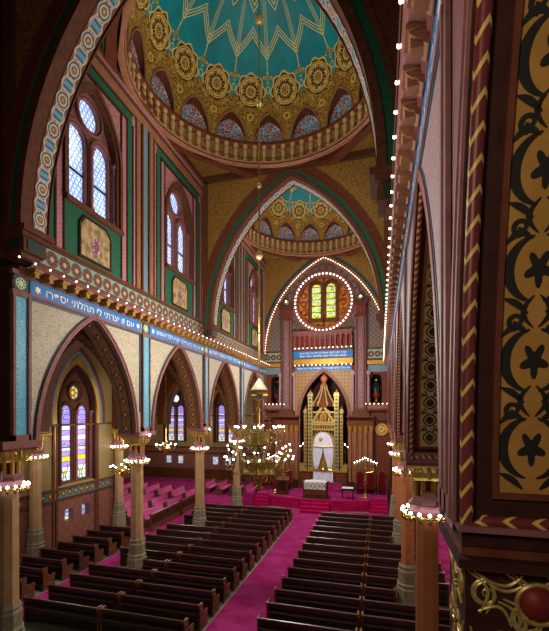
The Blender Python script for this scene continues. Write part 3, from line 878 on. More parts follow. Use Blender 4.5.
YD = [K[1], K[3]]
ZD, RD = 19.5, 4.84
ceil = struct('ceiling')
for di, y in enumerate(YD):
    pl = MB(); mp = lambda s, z, n: (s, z, 18.9 + n)
    pl.prism([(WL - .6, y - 6), (WR + .6, y - 6), (WR + .6, y + 6), (WL - .6, y + 6)], [circ(XM, y, 4.98, 64)], mp, 0, .2, 0)
    pl.build('ceiling_soffit', 'gold_mosaic', ceil, False)
    bm_ = MB(); gs = MB(); wd = MB()
    hx, hy = 5.05, 5.6; cx, cy = 2.15, 2.3
    P8 = [(XM - hx, y - cy), (XM - cx, y - hy), (XM + cx, y - hy), (XM + hx, y - cy), (XM + hx, y + cy), (XM + cx, y + hy), (XM - cx, y + hy), (XM - hx, y + cy)]
    for i in range(8):
        a, b = Vector(P8[i] + (0,)), Vector(P8[(i + 1) % 8] + (0,)); d = (b - a).normalized(); nn = Vector((-d.y, d.x, 0))
        f = lambda s, z, n: tuple(a + d * s + nn * n + Vector((0, 0, z)))
        L = (b - a).length
        if i % 2 == 0:
            bm_.mbox(f, -.2, L + .2, 18.45, 18.95, -.1, .3); bm_.mbox(f, -.2, L + .2, 18.62, 18.95, -.32, -.1); gs.mbox(f, -.2, L + .2, 18.53, 18.62, -.2, -.1)
        else: bm_.mbox(f, -.2, L + .2, 18.6, 18.95, -.2, .25)
    bm_.build('octagon_beam', 'red_brown', ceil, False); gs.build('beam_green_stripe', 'green', ceil, False)
    # drum with baluster gallery
    dr = MB(); dr.lathe([(5.0, -.95), (5.0, .02)], (XM, y, ZD), 96); dr.lathe([(5.1, -1.05), (4.92, -1.05), (4.86, -1.0), (4.9, -.93), (5.0, -.92)], (XM, y, ZD), 96)
    dr.build('drum', 'tan', ceil)
    g = thing('dome_gallery', ['ring of small turned balusters below the near large dome', 'ring of small turned balusters below the far dome'][di], 'balustrade', (XM, y, ZD), 0, 'dome galleries')
    t = MB(); t.lathe([(4.86, -.12), (4.8, -.04), (4.82, .12), (4.9, .17), (4.99, .15), (5.18, -.05), (4.98, -.14), (4.86, -.12)], (0, 0, 0), 96); t.build('rail', 'red_brown', g)
    t = MB(); t.lathe([(4.84, -.95), (4.8, -.88), (4.9, -.86), (4.99, -.86)], (0, 0, 0), 96); t.build('foot_rail', 'tan', g)
    t = MB(); t.lathe([(.08, -.86), (.13, -.84), (.13, -.76), (.08, -.7), (.11, -.5), (.125, -.36), (.08, -.24), (.13, -.17), (.13, -.07)], (0, 0, 0), 8)
    b0 = t.build('baluster', 'baluster', g)
    NB = 64; first = True
    for i in range(NB):
        a = 2 * PI * (i + .5) / NB
        if math.sin(a) < -.35: continue
        o = b0 if first else b0.copy()
        if not first: COL.objects.link(o)
        first = False
        o.location = (4.91 * math.cos(a), 4.91 * math.sin(a), 0)
    # dome shell with sixteen pointed lunettes
    NS, NX, NE = 16, 24, 26
    sh = MB(); rv = MB(); lu = MB(); hd = MB()
    def hgt(x):
        ax = abs(x) / .41
        if ax >= 1: return 0.8
        return .8 + 15.5 * math.sqrt(1 - ((ax + .35) / 1.35) ** 2) / .9658
    cols = []
    for s in range(NS):
        for j in range(NX):
            cols.append((s + j / NX, j / NX - .5))
    def sp(u, e, r=RD):
        a = 2 * PI * u / NS; er = math.radians(e)
        return (XM + r * math.cos(er) * math.cos(a), y + r * math.cos(er) * math.sin(a), ZD + .05 + r * math.sin(er))
    n = len(cols)
    def el(c, i): h = hgt(cols[c % n][1]); return h + (88.5 - h) * (i / NE) ** 1.0
    sh.grid([[sp(cols[c % n][0] if c < n else NS, el(c, i)) for i in range(NE + 1)] for c in range(n + 1)], lambda c, i: (cols[c][0] if c < n else NS, el(c, i)))
    for s in range(NS):
        rr = [s + j / NX for j in range(NX + 1)]
        hs = [hgt(j / NX - .5) for j in range(NX + 1)]
        inn = [Vector(sp(u, h)) for u, h in zip(rr, hs)]
        outp = []
        for u, h in zip(rr, hs):
            p_ = Vector(sp(u, h)); a = 2 * PI * u / NS; rad = math.hypot(p_.x - XM, p_.y - y)
            outp.append(Vector((p_.x + (5.06 - rad) * math.cos(a), p_.y + (5.06 - rad) * math.sin(a), p_.z - .16)))
        j0, j1 = 2, NX - 2
        rv.grid([[tuple(q) for q in inn[j0:j1 + 1]], [tuple(q) for q in outp[j0:j1 + 1]]])
        hd.tube([tuple(q) for q in inn[j0:j1 + 1]], .05, 6)
        c0 = 2 * PI * (s + .5) / NS
        lu.grid([[(XM + 5.05 * math.cos(2 * PI * u / NS), y + 5.05 * math.sin(2 * PI * u / NS), z) for u in rr] for z in (ZD, ZD + 1.9)], lambda i, j: ((rr[j] - s - .5) * 1.9, i * 1.9))
    sh.build('dome_shell', 'dome_paint', ceil); rv.build('lunette_reveal', 'wood', ceil); lu.build('lunette_panel', 'lunette', ceil); hd.build('lunette_moulding', 'tan', ceil)
    # ceiling rosette at the crown with hanging gold drops
    t = MB(); t.lathe([(.9, 0), (.8, -.08), (.3, -.12), (.18, -.3), (.01, -.32)], (XM, y, ZD + RD), 24)
    for i in range(8):
        a = 2 * PI * i / 8
        t.lathe([(.01, -.55), (.09, -.35), (.12, -.2), (.05, -.06), (.05, 0)], (XM + .8 * math.cos(a), y + .8 * math.sin(a), ZD + RD - .05), 8)
    t.build('crown_boss', 'gold', ceil)

# ------------------------------------------------------------------ ark wall
we = struct('wall_ark')
w = MB()
NI = Arch(XM, 1.95, 5.6, 9.3)
nic = [(XM - 1.95, -.2)] + [(XM + 1.95, -.2)] + [(2 * XM - a, b) for a, b in NI.pts(0, 12)]
u1, u2 = [(a, b) for a, b in ()], None
def urn_niche(c): return [(c - .42, 6.75), (c + .42, 6.75), (c + .42, 8.7), (c + .25, 9.0), (c - .25, 9.0), (c - .42, 8.7)]
CU = (-8.55, -.35)
RC = (XM - .05, 15.0)
w.prism([(WL - .2, FZ), (WR + .2, FZ), (WR + .2, 10.0), (WL - .2, 10.0)], [nic, urn_niche(CU[0]), urn_niche(CU[1])], mE, -1.0, 0, 0, 1)
w.build('lower_wall', ['red_brown', 'dark_brown'], we, False)
w = MB(); w.prism([(WL - .2, 10.0), (WR + .2, 10.0), (WR + .2, 19.4), (WL - .2, 19.4)], [circ(RC[0], RC[1], 2.08, 40)], mE, -.5, 0, 0, 1)
w.build('upper_wall', ['scales', 'brown'], we, False)
w = MB(); w.mbox(mE, XM - 2.6, XM + 2.6, -.3, 10, -3.2, -3.1); w.mbox(mE, XM - 2.6, XM - 2.5, -.3, 10, -3.2, -1); w.mbox(mE, XM + 2.5, XM + 2.6, -.3, 10, -3.2, -1); w.mbox(mE, XM - 2.6, XM + 2.6, 9.9, 10, -3.2, -1)
for c in CU: w.mbox(mE, c - .5, c + .5, 6.5, 9.2, -1.1, -1.0)
w.build('niche_back', 'dark_brown', we, False)
BA = Arch(XM, 4.7, 11.0, 18.35)
b = MB(); out = [(2 * XM - a, z) for a, z in BA.pts(.42, 20)]
b.prism([(WL - .1, 11.3), (XM + BA.pts(.42, 20)[-1][0] - XM, 11.3)][:0] + [(WL - .1, 19.4), (WL - .1, 11.0)] + BA.pts(.42, 20) + [(WR + .1, 11.0), (WR + .1, 19.4)], [], mE, 0, .06)
b.build('mosaic_spandrel', 'gold_mosaic', we, False)
b = MB(); band(b, mE, BA, .0, .14, 0, .18, 0, 10.9, 20); band(b, mE, BA, .3, .42, 0, .16, 0, 10.9, 20); b.build('arch_moulding', 'tan', we)
b = MB(); band(b, mE, BA, .14, .3, 0, .1, 0, 10.9, 20); b.build('arch_channel', 'red_brown', we)
b = MB(); band(b, mE, BA, .5, .68, .05, .1, 0, 12.6, 20); b.build('blue_outline', 'teal_dark', we)
q = BA.pts(.22, 34, 11.0); 
acc = []; carry = 0
for i in range(1, len(q)):
    L = math.dist(q[i], q[i - 1]); t_ = carry
    while t_ < L: acc.append((q[i - 1][0] + (q[i][0] - q[i - 1][0]) * t_ / L, q[i - 1][1] + (q[i][1] - q[i - 1][1]) * t_ / L)); t_ += .222
    carry = t_ - L
light_string('string_lights', 'string of tiny bulbs following the great pointed arch above the ark', [mE(a, z, .2) for a, z in acc[:100]], .034)
b = MB(); ringband(b, mE, RC[0], RC[1], 2.55, 3.0, 0, .1); b.build('voussoir_ring', 'lattice_dark', we)
vs = MB()
for i in range(28):
    a = 2 * PI * i / 28; ca, sa = math.cos(a), math.sin(a)
    if sa < -.5: continue
    f = lambda s, z, n: mE(RC[0] + ca * (2.78 + z) - sa * s, RC[1] + sa * (2.78 + z) + ca * s, n)
    vs.mbox(f, -.22, .22, -.17, .17, .1, .16)
vs.build('voussoir_bosses', 'pier_paint', we, False)
rw = struct('window_20')
b = MB(); ringband(b, mE, RC[0], RC[1], 2.05, 2.2, -.2, .16); ringband(b, mE, RC[0], RC[1], 2.42, 2.55, 0, .2); ringband(b, mE, RC[0], RC[1], 2.2, 2.42, -.2, .08); b.build('frame', 'mauve', rw)
b = MB(); l1, l2 = lancet(RC[0] - .6, .37, 13.75, 16.6), lancet(RC[0] + .6, .37, 13.75, 16.6)
b.prism(circ(RC[0], RC[1], 2.06, 40), [l1, l2], mE, -.4, -.3); b.build('amber_field', 'glass_amber', rw, False)
b = MB()
for c in (-.6, .6):
    for r0, r1, n in ((.37, .47, -.2), (.52, .66, -.12)):
        zs = 16.6 - .37
        def o_(r): return [(RC[0] + c - r, 13.6)] + [(RC[0] + c - r * math.cos(PI * i / 12), zs + r * math.sin(PI * i / 12)) for i in range(13)] + [(RC[0] + c + r, 13.6)]
        A_, B_ = o_(r0), o_(r1)
        b.grid([[mE(x, z, -.3) for x, z in A_], [mE(x, z, n) for x, z in A_], [mE(x, z, n) for x, z in B_], [mE(x, z, -.3) for x, z in B_]])
b.mbox(mE, RC[0] - 1.3, RC[0] + 1.3, 13.45, 13.72, -.3, -.1); b.mbox(mE, RC[0] - .06, RC[0] + .06, 12.95, 17.05, -.3, -.1)
b.build('tracery', 'brown', rw)
b = MB()
for sx in (-1.62, 1.62):
    for z in (14.3, 15.0, 15.7): ringband(b, mE, RC[0] + sx, z, .18, .24, -.3, -.24, 0, 16)
b.build('field_rings', 'brown', rw)
for c in (-.6, .6):
    b = MB(); b.prism(lancet(RC[0] + c, .37, 13.75, 16.6), [], mE, -.38, -.37, 0, None, False, (RC[0] + c, 13.75)); b.build('pane', 'glass_gold', rw, False)
t = thing('round_light_ring', 'circle of bright bulbs around the round window above the ark', 'string lights', mE(RC[0], RC[1], 0))
b = MB(); ringband(b, lambda s, z, n: (s, -n, z), 0, 0, 2.28, 2.34, .06, .12, 0, 48); b.build('channel', 'tan', t)
for i in range(48): bulb(t, (2.31 * math.cos(2 * PI * i / 48), -.15, 2.31 * math.sin(2 * PI * i / 48)), .06, 'bulb_small')
# balustrade, inscription bands and pointed niche front between the two tall piers
mid = MB(); dk = MB(); bl = MB(); tx = MB(); gd = MB(); br = MB(); dp = MB()
x0, x1 = XM - 2.45, XM + 2.35
mid.mbox(mE, x0, x1, 12.45, 12.62, 0, .5); mid.mbox(mE, x0, x1, 11.15, 11.3, 0, .5)
nb = 11
for i in range(nb + 1):
    s = x0 + .1 + (x1 - x0 - .2) * i / nb
    mid.mbox(mE, s - .05, s + .05, 11.3, 12.1, .28, .42); mid.mbox(mE, s - .08, s + .08, 11.95, 12.05, .25, .45)
    if i < nb:
        w_ = (x1 - x0 - .2) / nb; A = Arch(s + w_ / 2, w_ / 2 - .05, 12.05, 12.35)
        p = A.pts(0, 6); mid.prism([(s, 12.05), p[0]] + p[1:-1] + [p[-1], (s + w_, 12.05), (s + w_, 12.46), (s, 12.46)], [], mE, .3, .4)
mid.build('ark_balustrade', 'mauve', we, False)
dk.mbox(mE, x0, x1, 11.3, 12.45, 0, .08); dk.build('balustrade_recess', 'red_paint', we, False)
bl.mbox(mE, x0, x1, 10.42, 11.0, 0, .4); bl.mbox(mE, x0 + .1, x1 - .1, 9.42, 9.78, 0, .1); bl.build('inscription_band', 'blue', we, False)
hebrew(tx, 'שויתי יהוה לנגדי תמיד דע לפני מי אתה עומד', mE, x0 + .5, x1 - .5, 10.74, .17, .41); hebrew(tx, 'שמע ישראל יהוה אלהינו יהוה אחד', mE, x0 + .5, x1 - .5, 10.5, .17, .41)
hebrew(tx, 'ואני ברב חסדך אבוא ביתך אשתחוה אל היכל קדשך', mE, x0 + .25, x1 - .25, 9.5, .2, .11)
tx.build('inscription', 'letter', we, False)
gd.mbox(mE, x0, x1, 9.9, 10.36, 0, .3)
for i in range(22): gd.mbox(mE, x0 + .05 + i * .22, x0 + .17 + i * .22, 9.96, 10.24, .3, .42)
gd.build('dentil_cornice', 'gold', we, False)
br.mbox(mE, x0, x1, 10.36, 10.42, 0, .46); br.mbox(mE, x0, x1, 11.0, 11.15, 0, .46); br.mbox(mE, x0, x1, 9.78, 9.9, 0, .36); br.build('band_moulding', 'brown', we, False)
dp.prism([(x0, 5.6), (XM - 1.95, 5.6)] + NI.pts(0, 12)[1:-1] + [(XM + 1.95, 5.6), (x1, 5.6), (x1, 9.42), (x0, 9.42)], [], mE, 0, .06, 0); dp.build('niche_spandrel', 'diaper', we, False)
b = MB(); band(b, mE, NI, 0, .1, -.1, .16, 0, -.2); band(b, mE, NI, .14, .26, 0, .12, 0, 5.6); b.build('niche_moulding', 'mauve', we)
for k_, (z, lab) in enumerate([(11.22, 'row of small bulbs under the balustrade above the ark'), (9.84, 'row of small bulbs under the gold dentil cornice above the ark')]):
    light_string('string_lights', lab, [mE(x0 + .15 + i * (x1 - x0 - .3) / 13, z, .52 if k_ == 0 else .44) for i in range(14)], .035)
# side friezes, urn shelves
sd = MB(); fz = MB(); tl = MB(); gd = MB(); sh = MB()
for a, b_ in ((WL, XM - 3.6), (XM + 3.45, WR)):
    fz.mbox(mE, a, b_, 10.24, 11.0, 0, .08, 0, (0, 10.62)); sd.mbox(mE, a, b_, 10.1, 10.24, 0, .3); sd.mbox(mE, a, b_, 11.0, 11.1, 0, .2)
    gd.mbox(mE, a, b_, 9.8, 10.1, 0, .2); tl.mbox(mE, a, b_, 9.2, 9.75, 0, .06)
    sd.mbox(mE, a, b_, 9.08, 9.2, 0, .1); sh.mbox(mE, a, b_, 6.3, 6.6, 0, .3); sd.mbox(mE, a, b_, 6.15, 6.3, 0, .4); sd.mbox(mE, a, b_, 5.35, 5.6, 0, .2)
sd.build('side_moulding', 'brown', we, False); fz.build('side_frieze', 'frieze', we, False); tl.build('side_panel', 'teal_pattern', we, False); gd.build('side_cornice', 'gold', we, False); sh.build('urn_shelf', 'mauve', we, False)
for c, side in ((CU[0], 'left'), (CU[1], 'right')):
    light_string('string_lights', 'short row of bulbs below the dark urn lamp niche %s of the ark' % side, [mE(c - .8 + i * .32, 6.68, .34) for i in range(6)], .035)
    u = thing('urn_lamp', 'dark hanging urn lamp with red bowl in the niche %s of the ark' % side, 'lamp', mE(c, 6.75, -.5))
    b = MB(); b.lathe([(.01, .1), (.1, .12), (.06, .25), (.1, .32)], (0, 0, 0), 12); b.build('foot', 'stone_base', u)
    b = MB(); b.lathe([(.1, .32), (.28, .5), (.34, .72), (.3, .8)], (0, 0, 0), 16); b.build('bowl', 'red_paint', u)
    b = MB(); b.lathe([(.28, .8), (.3, 1.1), (.22, 1.3), (.34, 1.45), (.2, 1.75), (.06, 1.9), (.02, 2.24)], (0, 0, 0), 16); b.build('lantern_body', 'black', u)
    b = MB(); b.lathe([(.13, 1.76), (.13, 1.88), (.02, 1.9)], (0, 0, 0), 12); b.build('cap', 'pale_gold', u)
    for i in range(6):
        b = MB(); a = 2 * PI * i / 6; b.tube([(.3 * math.cos(a), .3 * math.sin(a), .85), (.31 * math.cos(a), .31 * math.sin(a), 1.1), (.33 * math.cos(a), .33 * math.sin(a), 1.42)], .02, 5); b.build('rib', 'green', u)
# tall painted piers flanking the niche, with clustered shafts below
for c, side in ((XM - 3.05, 'left'), (XM + 2.95, 'right')):
    t = thing('ark_pier', 'tall mauve painted pier with clustered striped shafts on the %s of the ark' % side, 'pier', mE(c, 0, 0), 0, 'ark piers')
    mp = lambda s, z, n: (s, -n, z)
    b = MB(); b.mbox(mp, -.42, .42, 5.9, 14.6, 0, .35); b.build('shaft', 'mauve', t, False)
    b = MB(); b.mbox(mp, -.17, .17, 6.4, 13.2, .35, .37); b.build('painted_strip', 'pier_paint', t, False)
    b = MB()
    for s in (-.32, .25): b.mbox(mp, s, s + .07, 6.3, 13.6, .35, .42)
    b.mbox(mp, -.5, .5, 13.6, 13.75, 0, .45); b.mbox(mp, -.5, .5, 14.5, 14.7, 0, .46); b.mbox(mp, -.58, .58, 14.7, 14.82, 0, .52); b.mbox(mp, -.5, .5, 6.0, 6.3, 0, .46); b.mbox(mp, -.66, .66, 5.75, 6.0, 0, .6)
    b.build('moulding', 'brown', t, False)
    b = MB()
    for i in range(4): b.mbox(mp, -.33 + i * .2, -.21 + i * .2, 13.8, 14.45, .35, .4)
    b.build('top_panel', 'red_paint', t, False)
    b = MB()
    for s in (-.6, .6): b.tube([mp(s, 6.1, .2), mp(s, 7.4, .2), mp(s, 9.0, .2)], .09, 8)
    b.build('side_shaft', 'lilac', t)
    for s in (-.6, .6):
        b = MB(); b.mbox(mp, s - .14, s + .14, 9.0, 9.25, .05, .36); b.ball(mp(s, 9.32, .2), .08, 8); b.build('finial', 'lilac', t)
    b = MB(); b.mbox(mp, -1.05, 1.0, 4.95, 5.35, 0, .5); b.mbox(mp, -1.1, 1.05, 5.6, 5.75, 0, .6); b.build('entablature', 'red_brown', t, False)
    b = MB()
    for i in range(5):
        s = -.82 + i * .41
        b.lathe([(.15, 4.5), (.17, 4.6), (.23, 4.9), (.25, 4.95)], (s, -.3, 0), 10)
    b.build('capital', 'gold', t)
    b = MB(); 
    for i in range(5):
        s = -.82 + i * .41
        b.tube([(s, -.3, .2), (s, -.3, 2.5), (s, -.3, 4.55)], .15, 10)
    b.build('clustered_shaft', 'shaft_brown', t)
    b = MB()
    for i in range(4):
        s = -.62 + i * .41
        b.tube([(s, -.22, .2), (s, -.22, 2.5), (s, -.22, 4.6)], .08, 8)
    b.build('slim_shaft', 'tan', t)
    b = MB(); b.mbox(mp, -1.05, 1.0, -.2, .5, 0, .56); b.build('plinth', 'dark_brown', t, False)
    l = thing('globe_lamp', 'small round lamp on top of the tall pier on the %s of the round window' % side, 'lamp', mE(c, 14.82, .3))
    b = MB(); b.lathe([(.12, 0), (.05, .06), (.05, .16)], (0, 0, 0), 10); b.build('base', 'brass', l)
    b = MB(); b.ball((0, 0, .32), .2, 12); b.build('globe', 'pale_gold', l)
    bulb(l, (0, -.22, .32), .06, 'bulb')
# ------------------------------------------------------------------ floor, carpets, aisles
YT = 38.5
t = MB(); t.box(-27, 8, -6, YT + .5, FZ - .3, FZ - .004); st(t.build('floor', 'floorstone', None, False), 'grey stone floor below the pews', 'floor')
def carpet(label, x0, x1, y0, y1, z=.012):
    t = MB(); t.box(x0, x1, y0, y1, FZ - .004, FZ); return tag(t.build('carpet_runner', 'carpet', None, False), label, 'carpet')
carpet('magenta carpet of the centre aisle between the two large pew blocks', -5.4, -3.6, 4, 25.2)
carpet('magenta carpet strip between the left pew block and the pews along the outer left wall', -12.5, -11.4, 6, 19.6)
carpet('magenta carpet in the aisle behind the right columns', 2.38, 5.4, 4, 25.2)
t = MB(); t.prism([(-15.9, 25.2), (-15.9, 19.6), (-11.4, 19.6), (-11.4, 25.2), (5.4, 25.2), (5.4, 32.2), (.5, 32.2), (.5, 28.3), (-.85, 28.3), (-3.4, 28.15), (-3.4, 27.15), (-5.5, 27.15), (-5.5, 28.15), (-8.1, 28.3), (-9.35, 28.3), (-9.35, 38), (-25.9, 38), (-25.9, 25.2)], [], lambda s, z, n: (s, z, n), FZ - .004, FZ)
tag(t.build('carpet_runner', 'carpet', None, False), 'magenta carpet across the front and under the cushioned side pews', 'carpet')
ai = struct('wall_aisle_left')
w = MB()
ws = [17.58]
A = Arch(17.58, 1.2, 6.3, 8.25)
hole = [(17.58 - 1.2, 2.35), (17.58 + 1.2, 2.35)] + [(2 * 17.58 - a, b) for a, b in A.pts(0, 12)]
lowh = [[(c - .28, .45), (c + .28, .45), (c + .28, 1.05), (c - .28, 1.05)] for c in (17.0, 18.2)]
w.prism([(2, 2.2), (20.9, 2.2), (20.9, 9.9), (2, 9.9)], [hole], mA, -.5, 0, 0, 1); w.build('aisle_wall', ['wall_dim', 'brown'], ai, False)
w = MB(); w.prism([(2, FZ), (20.9, FZ), (20.9, 2.2), (2, 2.2)], lowh, mA, -.5, 0, 0, 0); w.build('wainscot', 'wainscot', ai, False)
g = MB()
for c in (17.0, 18.2): g.prism([(c - .28, .45), (c + .28, .45), (c + .28, 1.05), (c - .28, 1.05)], [], mA, -.3, -.29)
g.build('low_pane', 'glass_low', ai, False)
b = MB(); bb = MB(); gg = MB()
for s0, s1 in ((9.3, 14.1), (15.25, 16.05), (16.25, 18.9), (19.1, 20.2)):
    bb.mbox(mA, s0, s1, 1.72, 2.12, 0, .04, 0, (0, 1.92))
for z in (1.62, 2.12, 5.3): b.mbox(mA, 2, 20.9, z, z + .1, 0, .1)
b.mbox(mA, 2, 20.9, FZ, FZ + .3, 0, .1)
for s in (15.95, 16.15, 18.95, 19.1): b.mbox(mA, s - .06, s + .06, FZ, 5.4, 0, .07)
for c, w_ in ((16.05, .1), (19.02, .1)): gg.mbox(mA, c - w_, c + w_, 1.7, 6.2, 0, .05)
A2 = Arch(17.58, 1.45, 6.0, 8.7); band(gg, mA, A2, 0, .22, 0, .08, 0, 5.4)
A3 = Arch(17.58, 1.85, 5.8, 9.25); band(b, mA, A3, 0, .2, 0, .16, 0, 5.4); 
tl = MB(); band(tl, mA, A3, -.16, 0, 0, .1, 0, 5.4); tl.build('patterned_arch', 'teal_pattern', ai)
bb.build('blue_frieze', 'aisle_band', ai, False); b.build('moulding', 'brown', ai); gg.build('gold_band', 'gold', ai)
window(mA, 17.58, 2.35, 6.35, 7.02, 'glass_strip', 'glass_rose', .36, .57, -.2, .36, 1.2, 6.3, 8.25, 'brown')
# wide left arm beyond the second outer column
ar = struct('wall_transept')
mT = lambda s, z, n: (s, YT - n, z)
w = MB(); holes = []; cs = (-21.2, -15.4)
for c in cs:
    A = Arch(c, 1.2, 6.6, 8.6); holes.append([(c - 1.2, 2.9), (c + 1.2, 2.9)] + [(2 * c - a, b) for a, b in A.pts(0, 12)])
w.prism([(-26, 2.3), (-9.2, 2.3), (-9.2, 9.9), (-26, 9.9)], holes, mT, -.5, 0, 0, 1); w.build('end_wall', ['wall_dim', 'brown'], ar, False)
lowt = [(-22.0, .35), (-20.6, .35), (-16.6, .35), (-15.2, .35)]
w = MB(); w.prism([(-26, FZ), (-9.2, FZ), (-9.2, 2.3), (-26, 2.3)], [[(c - .35, .6), (c + .35, .6), (c + .35, 1.4), (c - .35, 1.4)] for c, _ in lowt], mT, -.5, 0); w.build('wainscot', 'wainscot', ar, False)
w = MB()
for c, _ in lowt: w.prism([(c - .35, .6), (c + .35, .6), (c + .35, 1.4), (c - .35, 1.4)], [], mT, -.3, -.29)
w.build('low_pane', 'glass_low', ar, False)
w = MB(); gg = MB()
for z in (1.72, 2.3, 5.6): w.mbox(mT, -26, -9.2, z, z + .12, 0, .1)
w.mbox(mT, -26, -9.2, FZ, .1, 0, .3)
for c in cs:
    band(w, mT, Arch(c, 1.9, 6.0, 9.3), 0, .2, 0, .16, 0, 5.6); band(gg, mT, Arch(c, 1.5, 6.2, 8.95), 0, .2, 0, .08, 0, 2.4)
w.build('moulding', 'wood', ar); gg.build('gold_band', 'gold', ar)
w = MB()
w.box(-26.3, -26, 20.7, YT, FZ, 9.9); w.box(-26.3, WA, 20.7, 20.9, FZ, 9.9); w.build('side_wall', 'wall_dim', ar, False)
for c in cs: window(mT, c, 2.9, 6.75, 7.5, 'glass_strip', 'glass_rose_blue', .34, .55, -.2, .38, 1.2, 6.6, 8.6, 'brown')
# vaults of the aisles
av = struct('ceiling_aisle')
w = MB(); w.box(-26.3, WL - .7, 2, YT + .4, 9.9, 10.1); w.box(WR + .7, 6.6, 2, YE, 9.9, 10.1); w.build('aisle_ceiling', 'wood', av, False)
w = MB()
for y in [8.67 + 1.5 * i for i in range(20)]:
    w.box(-15.4 if y < 20 else -26, WL - .8, y - .09, y + .09, 9.66, 9.9)
for x in (-11.5, -13.0, -14.4): w.box(x - .1, x + .1, 2, YT, 9.7, 9.9)
w.build('ceiling_rib', 'brown', av, False)
for i, y in enumerate(K[:4]):
    r = MB(); g = MB()
    for c, h, x0, x1 in ((-12.6, 2.05, -15.4, WL - .8),) if i < 3 else ((-12.9, 2.3, -16, WL - .8),):
        mp = lambda s, z, n: (s, y - n, z)
        A = Arch(c, h, 5.5, 9.1); p = A.pts(0)
        r.prism([(x0, 5.1), (p[0][0], 5.1)] + p + [(p[-1][0], 5.1), (x1, 5.1), (x1, 9.9), (x0, 9.9)], [], mp, -.3, .3)
        band(g, mp, A, .08, .32, .3, .33, 0, 5.2); 
    r.build('aisle_arch', 'wood', av, False); g.build('aisle_arch_band', 'soffit_ros', av)
w = MB(); w.box(5.6, 5.9, 2, YE, FZ, 9.9); st(w.build('wall_aisle_right', 'wall_dim', None, False), 'outer wall of the right aisle', 'wall')
w = MB(); w.box(-27, 8, -6.3, -6, FZ, 21); w.box(-9.9, 1, YT, YT + .3, FZ, 10); st(w.build('wall_back', 'mauve', None, False), 'plain back wall behind the viewer', 'wall')
w = MB(); w.box(WL, WR, -6, K[0] - 6 + 0.2 + 5.5, 19.2, 19.4); st(w.build('ceiling_loft', 'dark_brown', None, False), 'dark ceiling over the loft', 'ceiling')

# ------------------------------------------------------------------ columns with rings of bulbs
def column_proto(mshaft, mcap, label, rs=.25):
    c = thing('column', label, 'column', (0, 0, -60), 0, 'columns of the nave')
    r8 = PI / 8
    z = lambda v: v - FZ
    b = MB(); b.lathe([(.42, 0), (.42, .45), (.4, .5), (.4, .85), (.36, .92), (.38, 1.0), (.34, 1.06), (.34, 1.45), (.3, 1.52), (.32, 1.6), (.27, 1.7)], (0, 0, 0), 8, 0, r8); b.build('base', 'stone_base', c, True, .4)
    b = MB(); b.lathe([(rs + .01, 1.68), (rs, z(3.95))], (0, 0, 0), 8, 0, r8); b.build('shaft', mshaft, c, True, .4)
    b = MB(); b.lathe([(.26, z(3.9)), (.36, z(4.0)), (.38, z(4.12)), (.3, z(4.2)), (.3, z(4.3))], (0, 0, 0), 8, 0, r8)
    b.mbox(lambda s, zz, n: (s, n, zz), -.13, .13, z(4.12), z(4.4), -.34, .34); b.build('collar', 'mauve', c, True, .4)
    b = MB(); b.lathe([(.2, z(4.25)), (.2, z(4.7))], (0, 0, 0), 8); b.build('core', 'red_paint', c)
    b = MB()
    for i in range(8):
        a = 2 * PI * i / 8 + PI / 8; b.tube([(.24 * math.cos(a), .24 * math.sin(a), z(4.25)), (.25 * math.cos(a), .25 * math.sin(a), z(4.7))], .055, 6)
    b.build('colonnettes', 'gold', c)
    b = MB(); q = [(-.34, .42), (.34, .42)]
    rows = []
    for r_, zz in ((.28, 4.62), (.32, 4.68), (.36, 4.8), (.44, 4.93), (.46, 5.0)):
        rows.append([(r_ * sx * (.95 if abs(sx) == 1 else 1), r_ * 1.12 * sy, z(zz)) for sx, sy in ((-1, -1), (1, -1), (1, 1), (-1, 1))])
    b.grid(rows, None, 0, False, True)
    b.build('capital', mcap, c, False)
    b = MB()
    mpf = lambda a, zz: (a * .74 - .37 * 1, -.40 - .09 * zz / .35, z(4.66) + zz)
    for fx in (lambda a, zz, o: (-.36 + a * .72, -.43 + o - .08 * zz, z(4.64) + zz), lambda a, zz, o: (-.4 + o - .08 * zz, -.38 + a * .76, z(4.64) + zz), lambda a, zz, o: (.4 - o + .08 * zz, -.38 + a * .76, z(4.64) + zz)):
        for sx, sg in ((.25, 1), (.75, -1)):
            b.tube([fx(p[0], p[1], 0) for p in spiral(sx, .19, .15, PI / 2, 1.2, 12, sg, .15)], .014, 5)
        b.tube([fx(.5, .02 + .3 * i / 4, 0) for i in range(5)], [.03, .05, .045, .03, .012], 6)
    b.build('capital_scrolls', 'gilt', c)
    return c
def ring_proto(label, zr=3.86):
    t = thing('column_light_ring', label, 'light ring', (0, 0, -60), 0, 'light rings of the columns')
    b = MB(); b.tube([(.44 * math.cos(2 * PI * i / 24), .44 * math.sin(2 * PI * i / 24), 0) for i in range(24)], .025, 6, 0, True)
    for i in range(8):
        a = 2 * PI * i / 8; b.tube([(.24 * math.cos(a), .24 * math.sin(a), -.05), (.34 * math.cos(a), .34 * math.sin(a), -.12), (.44 * math.cos(a), .44 * math.sin(a), 0)], .018, 5)
    b.build('ring', 'brass', t)
    NBR = 16
    b = MB(); b.lathe([(.012, -.12), (.05, -.06), (.05, -.04), (.02, 0), (.02, .05)], (0, 0, 0), 6); so = b.build('socket', 'brass', t)
    for i in range(NBR):
        a = 2 * PI * i / NBR; s_ = so if i == 0 else so.copy()
        if i: COL.objects.link(s_)
        s_.location = (.46 * math.cos(a), .46 * math.sin(a), 0)
    for i in range(NBR):
        a = 2 * PI * i / NBR
        bulb(t, (.48 * math.cos(a), .48 * math.sin(a), .08), .034, 'bulb_white')
    return t
colL = column_proto('column', 'gold', ''); colR = column_proto('column_orange', 'gold', '', .22)
rg = ring_proto('')
OL = ['first', 'second', 'third', 'fourth']
